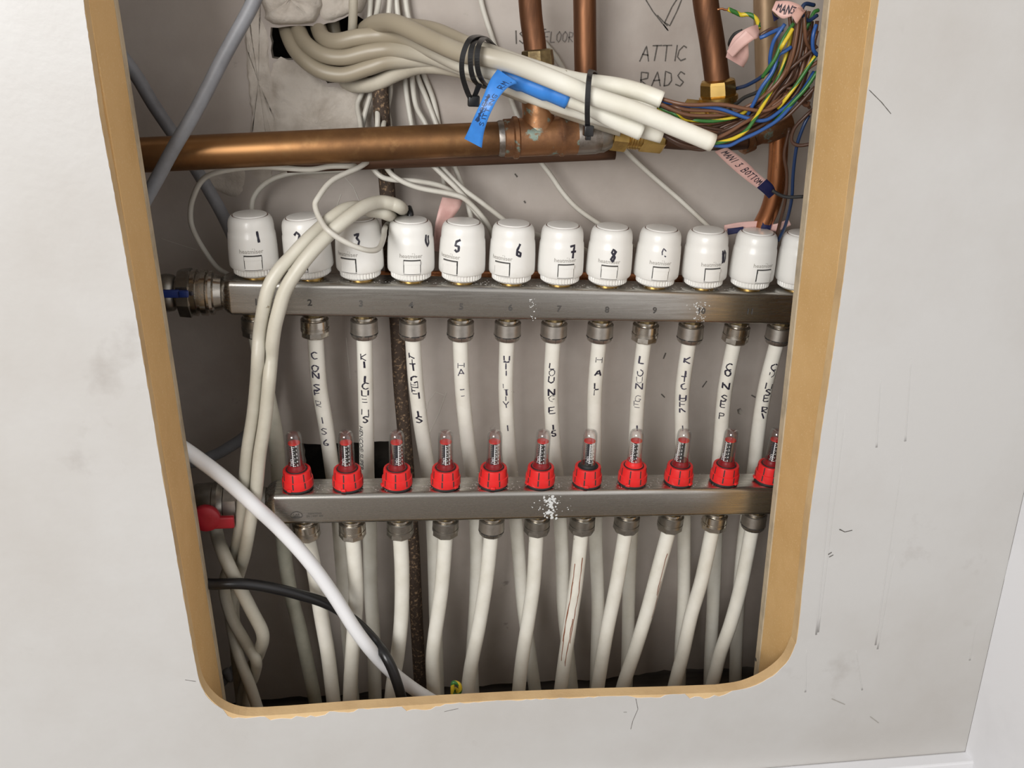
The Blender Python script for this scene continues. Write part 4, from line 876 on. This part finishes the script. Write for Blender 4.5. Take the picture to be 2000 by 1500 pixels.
b9 = [(1315, 250, .142), (1350, 254, .138), (1400, 246, .134), (1440, 228, .13), (1490, 192, .126), (1524, 150, .124), (1541, 105, .124), (1560, 45, .124)]
bundle([(742, 46, .24), (800, 52, .225), (850, 60, .205), (905, 84, .18), (960, 104, .158), (1040, 132, .146), (1120, 156, .142), (1200, 167, .136), (1250, 179, .132), (1293, 195, .126)], .0074, 'bundle',
 'white sheathed cable at the back top of the bundle, cut end beside RADS', [('brown', b1), ('brown', b2), ('blue', b3), ('brown2', jit(b2, 14, 10, .008)), ('brown', jit(b1, -22, 14, .009))])
bundle([(700, 95, .29), (708, 66, .262), (726, 50, .236), (752, 44, .21), (782, 49, .188), (838, 76, .16), (900, 103, .134), (950, 112, .122), (1000, 124, .118), (1060, 147, .115), (1120, 172, .112), (1160, 189, .110), (1240, 216, .105), (1310, 245, .101), (1392, 279, .096)], .0080, 'bundle',
 'longest white sheathed cable in front, its cut end nearest the yellow wire', [('brown', b4), ('gy', b5), ('blue', b6), ('brown2', jit(b4, 20, 8, .006)), ('brown', jit(b4, 30, 4, .010))])
pC = [(615, 20, .30), (622, 55, .27), (634, 76, .244), (660, 81, .232), (700, 73, .226), (750, 69, .222), (800, 76, .205), (850, 100, .178), (900, 124, .152), (950, 136, .140), (985, 146, .136), (1050, 170, .131), (1110, 192, .127), (1150, 208, .124), (1200, 235, .120), (1253, 258, .116)]
bundle(pC, .0076, 'bundle', 'white sheathed cable wrapped in blue tape, cut end over the brass coupling', [('brown2', b7), ('brown2', jit(b7, 8, -7, .004)), ('dblue', jit(b7, 10, -12, .007))])
bundle([(575, 25, .31), (582, 55, .274), (598, 86, .246), (632, 107, .234), (672, 112, .228), (722, 101, .222), (770, 97, .215), (830, 107, .192), (900, 130, .168), (960, 153, .154), (1050, 190, .148), (1140, 219, .142), (1220, 243, .134), (1293, 264, .128)], .0074, 'bundle',
 'white sheathed cable low in the bundle, cut end behind the front cable', [('brown', b8), ('brown2', b9), ('gy', jit(b8, 6, 5, .006)), ('brown', jit(b9, 14, -6, .003)), ('dblue', jit(b9, 20, 8, .006))])
bundle([(556, 35, .31), (562, 66, .274), (582, 104, .248), (622, 136, .236), (670, 146, .230), (720, 132, .224), (765, 119, .218), (850, 116, .196), (920, 122, .172), (1000, 140, .158), (1100, 172, .150), (1200, 198, .142), (1282, 208, .134)], .0074, 'bundle',
 'dusty cable with the lowest deep bend out of the wall hole', [('gy', [(1280, 208, .134), (1314, 221, .132), (1335, 232, .132), (1356, 235, .13), (1400, 236, .126), (1450, 222, .124), (1490, 180, .122), (1520, 120, .12)]), ('brown', jit(b2, -10, 16, .012)), ('brown2', jit(b8, 16, 14, .009))])
bundle([(660, 175, .29), (672, 160, .268), (694, 167, .250), (732, 164, .236), (780, 142, .226), (830, 129, .206), (900, 137, .184), (960, 160, .172), (1050, 196, .166), (1150, 232, .160), (1215, 252, .15)], .0070, 'dusty',
 'dusty cable that dips below the others under the wall hole', [('brown2', jit(b7, -6, 4, .010)), ('brown', jit(b8, 24, 12, .013))])
bundle([(640, 5, .31), (648, 35, .29), (655, 70, .285), (672, 96, .275), (715, 96, .246), (760, 80, .236), (820, 88, .214), (890, 112, .188), (960, 140, .168), (1050, 176, .158), (1150, 205, .15), (1240, 222, .142), (1316, 226, .136)], .0068, 'bundle',
 'dusty cable mostly hidden in the middle of the bundle behind the others', [('brown', jit(b9, -6, 14, .010)), ('blue', [(1533, 47, .106), (1520, 66, .106), (1510, 84, .108), (1504, 114, .112), (1506, 140, .118)]), ('blue', [(1545, 92, .108), (1533, 100, .106), (1520, 109, .105), (1509, 140, .106), (1488, 170, .109), (1474, 198, .114), (1460, 225, .120)]), ('green', [(1550, 46, .104), (1540, 60, .103), (1528, 80, .103), (1515, 112, .104), (1502, 132, .106), (1489, 151, .112)]), ('yellow', [(1548, 56, .101), (1540, 70, .100), (1530, 86, .101), (1522, 100, .104)]),
  ('brown', [(1560, 20, .104), (1558, 50, .104), (1550, 100, .106), (1536, 140, .112), (1508, 178, .118)]), ('brown', [(1570, 20, .106), (1572, 60, .105), (1576, 85, .108), (1590, 104, .116)]), ('brown2', [(1596, 90, .11), (1560, 120, .112), (1530, 146, .118), (1500, 180, .124)]), ('brown', [(1598, 120, .106), (1572, 140, .108), (1545, 178, .112), (1505, 210, .118), (1470, 232, .124)]), ('brown2', [(1592, 170, .106), (1560, 205, .108), (1530, 232, .112), (1480, 256, .118), (1430, 272, .124)]), ('brown', [(1596, 60, .116), (1580, 120, .116), (1556, 180, .12), (1500, 236, .124)]), ('gy', [(1592, 110, .104), (1566, 150, .105), (1545, 180, .108), (1520, 212, .114)]), ('green', [(1596, 140, .103), (1574, 172, .104), (1552, 196, .108), (1510, 240, .116)])])
# blue tape wrapped round one cable, with a hanging tail
bt = thing('blue_tape', 'blue tape wrapped on a cable with a hanging lettered tail', 'tape', Matrix.Translation(P(925, 285, .11)))
PR_ = [((972, 135, .118), (1012, 162, .112)), ((957, 157, .110), (993, 170, .106)), ((945, 186, .106), (974, 191, .102)), ((935, 209, .104), (961, 215, .101)), ((925, 231, .106), (952, 236, .103)), ((916, 252, .11), (945, 260, .106)), ((907, 271, .116), (941, 289, .110))]
def ribbon(name, pairs, m, parent, thick=.0005, sub=5):
    A = catmull([P(*a) for a, b in pairs], sub); B = catmull([P(*b) for a, b in pairs], sub); V = []; Fc = []; n = len(A); nu = 4
    for s in (0, thick):
        for a, b in zip(A, B):
            for k in range(nu + 1): q = a.lerp(b, k / nu); V.append(q + Vector((0, s + .002 * math.sin(math.pi * k / nu) * 0, 0)))
    o2 = n * (nu + 1)
    for i in range(n - 1):
        for k in range(nu):
            a = i * (nu + 1) + k; Fc.append((a, a + nu + 1, a + nu + 2, a + 1)); Fc.append((a + o2, a + 1 + o2, a + nu + 2 + o2, a + nu + 1 + o2))
        a = i * (nu + 1); Fc.append((a, a + o2, a + nu + 1 + o2, a + nu + 1)); a += nu; Fc.append((a, a + nu + 1, a + nu + 1 + o2, a + o2))
    return A, B, put(name, mesh(name, V, Fc, m), parent, True)
def ribbon_map(A, B, flip=False):
    cl = [a.lerp(b, .5) for a, b in zip(A, B)]; d = [0]
    for a, b in zip(cl, cl[1:]): d.append(d[-1] + (b - a).length)
    tot = d[-1]
    def fm(u, v):
        u = max(0, min(tot, u)); i = max(j for j in range(len(d)) if d[j] <= u + 1e-12); i = min(i, len(d) - 2); t = (u - d[i]) / max(1e-9, d[i + 1] - d[i])
        a = A[i].lerp(A[i + 1], t); b = B[i].lerp(B[i + 1], t); return a.lerp(b, v) + (CAMPOS - a).normalized() * .0005
    return fm, tot
A, B, o = ribbon('tail', PR_, M['blue_tape'], bt)
fm, tot = ribbon_map(A[::-1], B[::-1]); mb = MB()
wd = lambda L: ink_geo(mb, L, .0007, lambda u, v: fm(u, 1 - v / .0155))
wd([[(a + .018, b + .0025) for a, b in q] for q in strokes('SITTING RM.', .0048, .0036, .0013)])
wd([[(a + .022, b + .0088) for a, b in q] for q in strokes('DAREN', .0042, .0034, .0012)]); wd([[(.021, .0098), (.046, .0116)], [(.022, .0122), (.045, .0096)], [(.021, .0108), (.046, .0104)]])
put('handwriting', mb.build('handwriting', M['dblue']), bt, True)

# cable ties
def band(mb, pts, wdir, wd, th, closed=False):
    n = len(pts); V = []; Fc = []
    for i in range(n):
        a = pts[(i - 1) % n] if closed else pts[max(i - 1, 0)]; b = pts[(i + 1) % n] if closed else pts[min(i + 1, n - 1)]
        T = (b - a).normalized(); ww = (wdir - T * wdir.dot(T)).normalized(); nn = T.cross(ww)
        for (s, t) in ((-1, -1), (1, -1), (1, 1), (-1, 1)): V.append(pts[i] + ww * wd / 2 * s + nn * th / 2 * t)
    for i in range(n if closed else n - 1):
        j = (i + 1) % n
        for k in range(4): Fc.append((i * 4 + k, i * 4 + (k + 1) % 4, j * 4 + (k + 1) % 4, j * 4 + k))
    if not closed: Fc += [(3, 2, 1, 0), tuple((n - 1) * 4 + k for k in range(4))]
    mb.add(V, Fc)
def closed_cat(L, sub=6):
    p = [P(*a) for a in L]; n = len(p); out = []
    for i in range(n):
        a, b, c, d = p[i - 1], p[i], p[(i + 1) % n], p[(i + 2) % n]
        for k in range(sub):
            t = k / sub; out.append(0.5 * ((2 * b) + (c - a) * t + (2 * a - 5 * b + 4 * c - d) * t * t + (3 * b - a - 3 * c + d) * t ** 3))
    return out
axis = (P(1060, 150, .12) - P(900, 100, .12)).normalized()
ct = thing('cable_tie', 'looped black cable ties round the bundle left of the blue tape', 'cable tie', Matrix.Translation(P(925, 200, .13)))
for L in ([(956, 80, .17), (942, 71, .14), (919, 76, .114), (905, 104, .105), (902, 138, .106), (910, 172, .116), (922, 196, .130), (930, 180, .16), (945, 130, .196), (960, 95, .19)],
          [(952, 78, .17), (938, 74, .14), (926, 82, .116), (919, 104, .106), (920, 136, .107), (928, 160, .118), (945, 170, .15), (955, 140, .19), (962, 100, .19)],
          [(958, 82, .17), (948, 74, .14), (938, 82, .116), (932, 104, .106), (933, 134, .107), (942, 158, .118), (956, 166, .15), (966, 140, .19), (970, 100, .19)]):
    mb = MB(); band(mb, closed_cat(L), axis, .0042, .0013, True); put('strap', mb.build('strap', M['black'], False), ct, True)
mb = MB(); band(mb, [P(937, 164, .118), P(931, 178, .122), P(926, 190, .126)], axis, .0040, .0014); put('strap', mb.build('strap', M['black'], False), ct, True)
mb = MB(); q = P(925, 196, .126); box_geo(mb, (q.x - .005, q.y - .004, q.z - .005), (q.x + .005, q.y + .004, q.z + .004), 0, .0012); put('buckle', mb.build('buckle', M['black']), ct, True)
ct = thing('cable_tie', 'single black cable tie hanging in front of the tee end', 'cable tie', Matrix.Translation(P(1149, 262, .11)))
mb = MB(); band(mb, closed_cat([(1162, 142, .16), (1155, 138, .13), (1151, 150, .105), (1148, 185, .098), (1147, 225, .1), (1149, 252, .112), (1156, 250, .16), (1166, 200, .18), (1168, 160, .175)]), axis, .0044, .0013, True); put('strap', mb.build('strap', M['black'], False), ct, True)
mb = MB(); q = P(1149, 255, .106); box_geo(mb, (q.x - .0042, q.y - .004, q.z - .0045), (q.x + .0042, q.y + .004, q.z + .0045), 0, .001); box_geo(mb, (q.x - .0022, q.y - .0015, q.z - .008), (q.x + .0026, q.y + .0015, q.z - .004), 0, .0005); put('buckle', mb.build('buckle', M['black']), ct, True)
mb = MB(); tube_geo(mb, catmull(pts3([(797, 405, .205), (801, 418, .2), (799, 432, .2)]), 5), .0035, 8)
o = tag(put('cable_tie', mb.build('cable_tie', M['black'])), 'tiny black tie end behind the beige cable loop, above the head numbered 4', 'cable tie')

# ------------------------------------------------------------------ pink tape labels and loose wires at the right
def tape(label, parts, text=None):
    root = thing('pink_tape_label', label, 'tape', Matrix.Translation(P(*parts[0][1][0][0])))
    for k, (nm, pairs, m) in enumerate(parts):
        A, B, o = ribbon(nm, pairs, M[m], root, .0008)
        if k == 0 and text:
            fm, tot = ribbon_map(A, B); mb = MB(); txt, u0, h, wdd, g = text
            ink_geo(mb, [[(a + u0, b) for a, b in q] for q in strokes(txt, h, wdd, g)], .0008, lambda u, v: fm(u, .27 + v * .5 / h)); put('handwriting', mb.build('handwriting', M['ink']), root, True)
tape('pink tape flag standing between the heads numbered 4 and 5', [('flag', [((864, 385, .218), (904, 391, .222)), ((858, 405, .21), (897, 408, .214)), ((853, 425, .206), (880, 432, .212)), ((849, 445, .204), (866, 455, .21)), ((846, 490, .204), (858, 492, .21))], 'pink')])
tape('long pink tape label lettered in black, slanting down to the copper bend', [('strip', [((1396, 296, .15), (1420, 288, .15)), ((1412, 312, .15), (1440, 302, .15)), ((1436, 334, .152), (1464, 322, .152)), ((1458, 352, .154), (1480, 338, .154)), ((1480, 368, .156), (1497, 352, .156))], 'pink'),
 ('black_tape', [((1479, 367, .154), (1498, 350, .154)), ((1492, 378, .155), (1510, 362, .155)), ((1502, 388, .158), (1516, 376, .158))], 'navy_tape')], ('MANI 3 BOTTOM', .004, .0056, .0032, .0011))
tape('crumpled pink tape label round wires beside the reddish copper pipe', [('flag', [((1418, 112, .128), (1452, 132, .126)), ((1424, 92, .122), (1462, 112, .118)), ((1434, 72, .118), (1462, 84, .112)), ((1450, 60, .116), (1470, 78, .110)), ((1466, 52, .118), (1480, 74, .112)), ((1480, 48, .124), (1484, 66, .12))], 'pink'),
 ('fold', [((1420, 100, .118), (1432, 112, .116)), ((1436, 80, .110), (1452, 92, .108)), ((1456, 60, .106), (1474, 76, .104))], 'pink')])
tape('folded pink tape label with small writing at the top of the wire fan', [('flag', [((1508, 20, .096), (1516, 2, .1)), ((1528, 36, .092), (1540, 2, .096)), ((1546, 32, .090), (1562, 10, .094)), ((1560, 38, .094), (1572, 22, .098))], 'pink'),
 ('fold', [((1546, 30, .088), (1560, 14, .09)), ((1556, 46, .09), (1570, 24, .092)), ((1558, 40, .096), (1576, 16, .1))], 'pink'), ('black_tape', [((1508, 22, .102), (1512, 30, .104)), ((1512, 42, .104), (1522, 36, .106))], 'navy_tape')], ('MAN3 TOP', .003, .004, .003, .001))
tape('pink and navy taped wire lying behind the last actuator heads', [('strip', [((1415, 452, .2), (1415, 440, .2)), ((1450, 446, .2), (1448, 434, .2)), ((1490, 444, .2), (1488, 432, .2)), ((1515, 452, .198), (1512, 438, .198)), ((1545, 440, .196), (1540, 428, .196))], 'pink'),
 ('navy_tape', [((1422, 459, .197), (1421, 447, .197)), ((1438, 456, .196), (1438, 445, .196)), ((1452, 453, .196), (1452, 443, .196))], 'navy_tape'), ('navy_tape', [((1486, 448, .195), (1490, 433, .195)), ((1496, 448, .194), (1500, 434, .194)), ((1504, 450, .195), (1508, 437, .195))], 'navy_tape')])
lw = 'single wires right of the copper pipes'
def wire(L, col, label, r=.0017, nm='loose_wire'): return tag(tube(nm, pts3(L), r, M[col] if col != 'gy' else [M['yellow'], M['green']], None, 8, 6, .35 if col == 'gy' else None), label, 'wire', lw)
o = wire([(1422, 18, .142), (1436, 24, .142), (1447, 29, .142), (1460, 28, .14), (1470, 31, .138), (1479, 40, .134), (1482, 56, .128)], 'gy', 'yellow and green wire with a bare copper tip beside the reddish pipe', .002)
tube('bare_tip', pts3([(1401, 19, .142), (1410, 17, .142), (1416, 19, .142), (1424, 18.5, .142)]), .0009, M['copper_bright'], o, 8, 4)
wire([(1430, 175, .172), (1445, 171, .158), (1460, 166, .148), (1486, 151, .138), (1510, 130, .13)], 'dblue', 'dark blue wire arching right from the bright brass nut')
wire([(1428, 208, .168), (1440, 201, .156), (1455, 190, .148), (1481, 179, .138), (1510, 160, .13)], 'matt_black', 'black wire leaving just below the bright brass nut')
wire([(1432, 100, .165), (1425, 85, .15), (1434, 68, .144), (1450, 60, .14)], 'matt_black', 'black wire curling behind the crumpled pink label')
wire([(1484, 70, .124), (1496, 62, .122), (1510, 56, .122), (1530, 58, .12)], 'brown2', 'dark brown wire leaving the crumpled pink label to the right')
wire([(1484, 74, .118), (1494, 70, .116), (1506, 64, .116), (1528, 54, .116)], 'blue', 'blue wire leaving the crumpled pink label to the right')
wire([(1580, 225, .130), (1569, 247, .13), (1556, 286, .134), (1549, 340, .142), (1546, 390, .152), (1534, 440, .17), (1520, 470, .19)], 'dblue', 'dark blue wire hanging down beside the copper bend')
wire([(1590, 212, .126), (1574, 226, .126), (1552, 250, .13), (1546, 274, .132), (1560, 284, .13), (1590, 280, .126)], 'brown2', 'brown wire looping at the right jamb beside the elbow')
wire([(1542, 250, .16), (1532, 300, .162), (1537, 340, .164), (1534, 390, .168), (1522, 440, .18), (1512, 480, .19)], 'brown2', 'brown wire running down against the copper bend')
wire([(1508, 372, .152), (1522, 380, .15), (1538, 385, .148), (1570, 384, .144)], 'matt_black', 'black wire leaving the taped end of the long pink label')
wire([(1590, 10, .11), (1572, 8, .105), (1566, 24, .104), (1578, 40, .108), (1596, 30, .112)], 'dblue', 'dark blue wire coiled at the top right behind the jamb')
wire([(1594, 48, .106), (1588, 70, .104), (1588, 95, .106), (1596, 108, .11)], 'blue', 'blue wire bowing at the edge of the right jamb')
wire([(1572, 60, .112), (1582, 40, .112), (1590, 24, .114), (1598, 20, .116)], 'green', 'green wire curling at the top right beside the jamb')
# curled earth wire end poking up behind the sill
g = thing('earth_wire_end', 'curled yellow and green wire end poking up behind the bottom edge', 'wire', Matrix.Translation(P(890, 1385, .06)))
tube('wire', pts3([(884, 1395, .05), (884, 1362, .05), (884, 1340, .05), (886, 1333, .05), (896, 1336, .05), (899, 1346, .05), (895, 1356, .05), (888, 1358, .05)]), .0022, [M['yellow'], M['green']], g, 10, 6, .4)
tube('wire', pts3([(889, 1392, .054), (890, 1362, .054), (893, 1350, .054), (888, 1345, .054)]), .0022, [M['yellow'], M['green']], g, 10, 6, .4)

# more brown cores filling the fan behind the front wires
fan = [t for t in TUBES if t['o'].name.startswith('sheathed_cable')]
for k in range(20):
    t = k / 19; sx, sy = 1330 + 62 * random.random(), 232 + 52 * random.random()
    ex, ey = 1545 + 45 * random.random(), 20 + 190 * t
    mx, my = 1452 + 30 * random.random(), 246 - 26 * random.random() + 18 * t; nx, ny = 1500 + 34 * random.random() + 20 * t, 178 + 20 * t - 18 * random.random()
    yy = .124 + .016 * random.random()
    Q = [(sx, sy, yy + .012), (1410 + 16 * random.random(), 262 - 22 * random.random(), yy + .006), (mx, my, yy), (nx, ny, yy - .004), ((nx + ex) / 2 + 12, (ny + ey) / 2 + 8, yy - .006), (ex, ey, yy - .004)]
    tube('core_wire', pts3(Q), W, M[random.choice(['brown', 'brown', 'brown2', 'brown2', 'brown', 'dblue' if k % 5 == 0 else 'brown'])], fan[(3, 4, 5, 6)[k % 4]]['o'], 8, 6)

# ------------------------------------------------------------------ let touching cables rest beside each other instead of through each other
from mathutils.kdtree import KDTree
pts = []; own = []; rad = []; mv = []; dirs = []
for ti, t in enumerate(TUBES):
    n = len(t['c'])
    for k, q in enumerate(t['c']):
        pts.append(q.copy()); own.append(ti); rad.append(t['rr'][k] if 'rr' in t else t['r']); 
        e = 1.0
        if t['o'].name.startswith('core_wire'): e = min(1.0, k / 8)
        mv.append(e if t['move'] else 0.0); dirs.append((q - CAMPOS).normalized())
root_of = [TUBES.index(next(x for x in TUBES if x['o'] == t['parent'])) if (t['parent'] and any(x['o'] == t['parent'] for x in TUBES)) else -1 for t in TUBES]
nm = len(pts)
for q, r_ in FIXED: pts.append(q); own.append(-2); rad.append(r_); mv.append(0.0); dirs.append(Vector((0, 1, 0)))
sdisp = [0.0] * len(pts); rmax = .024; base_pts = [q.copy() for q in pts]; start = {}; cnt = 0
for ti, t in enumerate(TUBES): start[ti] = cnt; cnt += len(t['c'])
cand = {}
for it in range(36):
    if it % 6 == 0:
        kd = KDTree(len(pts)); [kd.insert(q, i) for i, q in enumerate(pts)]; kd.balance()
        for i in range(nm):
            if mv[i] <= 0: continue
            L = []
            for (_, j, d) in kd.find_range(pts[i], rad[i] + rmax + .004):
                if own[j] == own[i] or (own[j] >= 0 and (root_of[own[i]] == own[j] or root_of[own[j]] == own[i])): continue
                if d < rad[i] + rad[j] + .006: L.append(j)
            cand[i] = L
    ds = [0.0] * nm
    for i, L in cand.items():
        p = pts[i]; best = 0.0
        for j in L:
            v = p - pts[j]; mn = (rad[i] + rad[j]) * 1.04 + .0002; d = v.length
            if d >= mn: continue
            a = v.dot(dirs[i]); lat2 = max(0.0, d * d - a * a); need = math.sqrt(max(0.0, mn * mn - lat2)) - abs(a)
            sg = 1 if a > 1e-5 else (-1 if a < -1e-5 else (1 if own[i] > own[j] else -1))
            amt = sg * need * (1.0 if mv[j] == 0 else .5)
            if abs(amt) > abs(best): best = amt
        ds[i] = best * mv[i] * .7
    for ti, t in enumerate(TUBES):
        if not t['move']: continue
        a = start[ti]; n = len(t['c']); q = ds[a:a + n]
        for _ in range(2): q = [(q[max(k - 1, 0)] + 2 * q[k] + q[min(k + 1, n - 1)]) / 4 * 1.0 for k in range(n)]
        for k in range(n):
            sdisp[a + k] = max(-.03, min(.03, sdisp[a + k] + q[k] * 1.25))
        z = sdisp[a:a + n]
        for k in range(n):
            sm = (z[max(k - 1, 0)] + 2 * z[k] + z[min(k + 1, n - 1)]) / 4; sdisp[a + k] = sm
            np_ = base_pts[a + k] + dirs[a + k] * sm; lim = YB - rad[a + k] - .0006
            if base_pts[a + k].y < lim and np_.y > lim: np_ = base_pts[a + k] + dirs[a + k] * (sm - (np_.y - lim) / dirs[a + k].y)
            pts[a + k] = np_
for ti, t in enumerate(TUBES):
    if not t['move']: continue
    a = start[ti]; c = pts[a:a + len(t['c'])]; mb = MB(); tube_geo(mb, c, t['r'], t['seg'], True, 0, t['stripe']); me = mb.build(t['o'].name, t['mats'])
    if t['parent'] is None: me.transform(Matrix.Translation(-t['o'].location))
    old = t['o'].data; t['o'].data = me; bpy.data.meshes.remove(old)
for ti, t in enumerate(TUBES):
    if t.get('wrap'):
        seg_ = [p for p in t['c'] if 975 < proj(p)[0] < 1113]; mb = MB(); tube_geo(mb, seg_, [.0084 + .0012 * (k % 6) / 6 for k in range(len(seg_))], 20); put('wrap', mb.build('wrap', M['blue_tape'], True), bt, True)
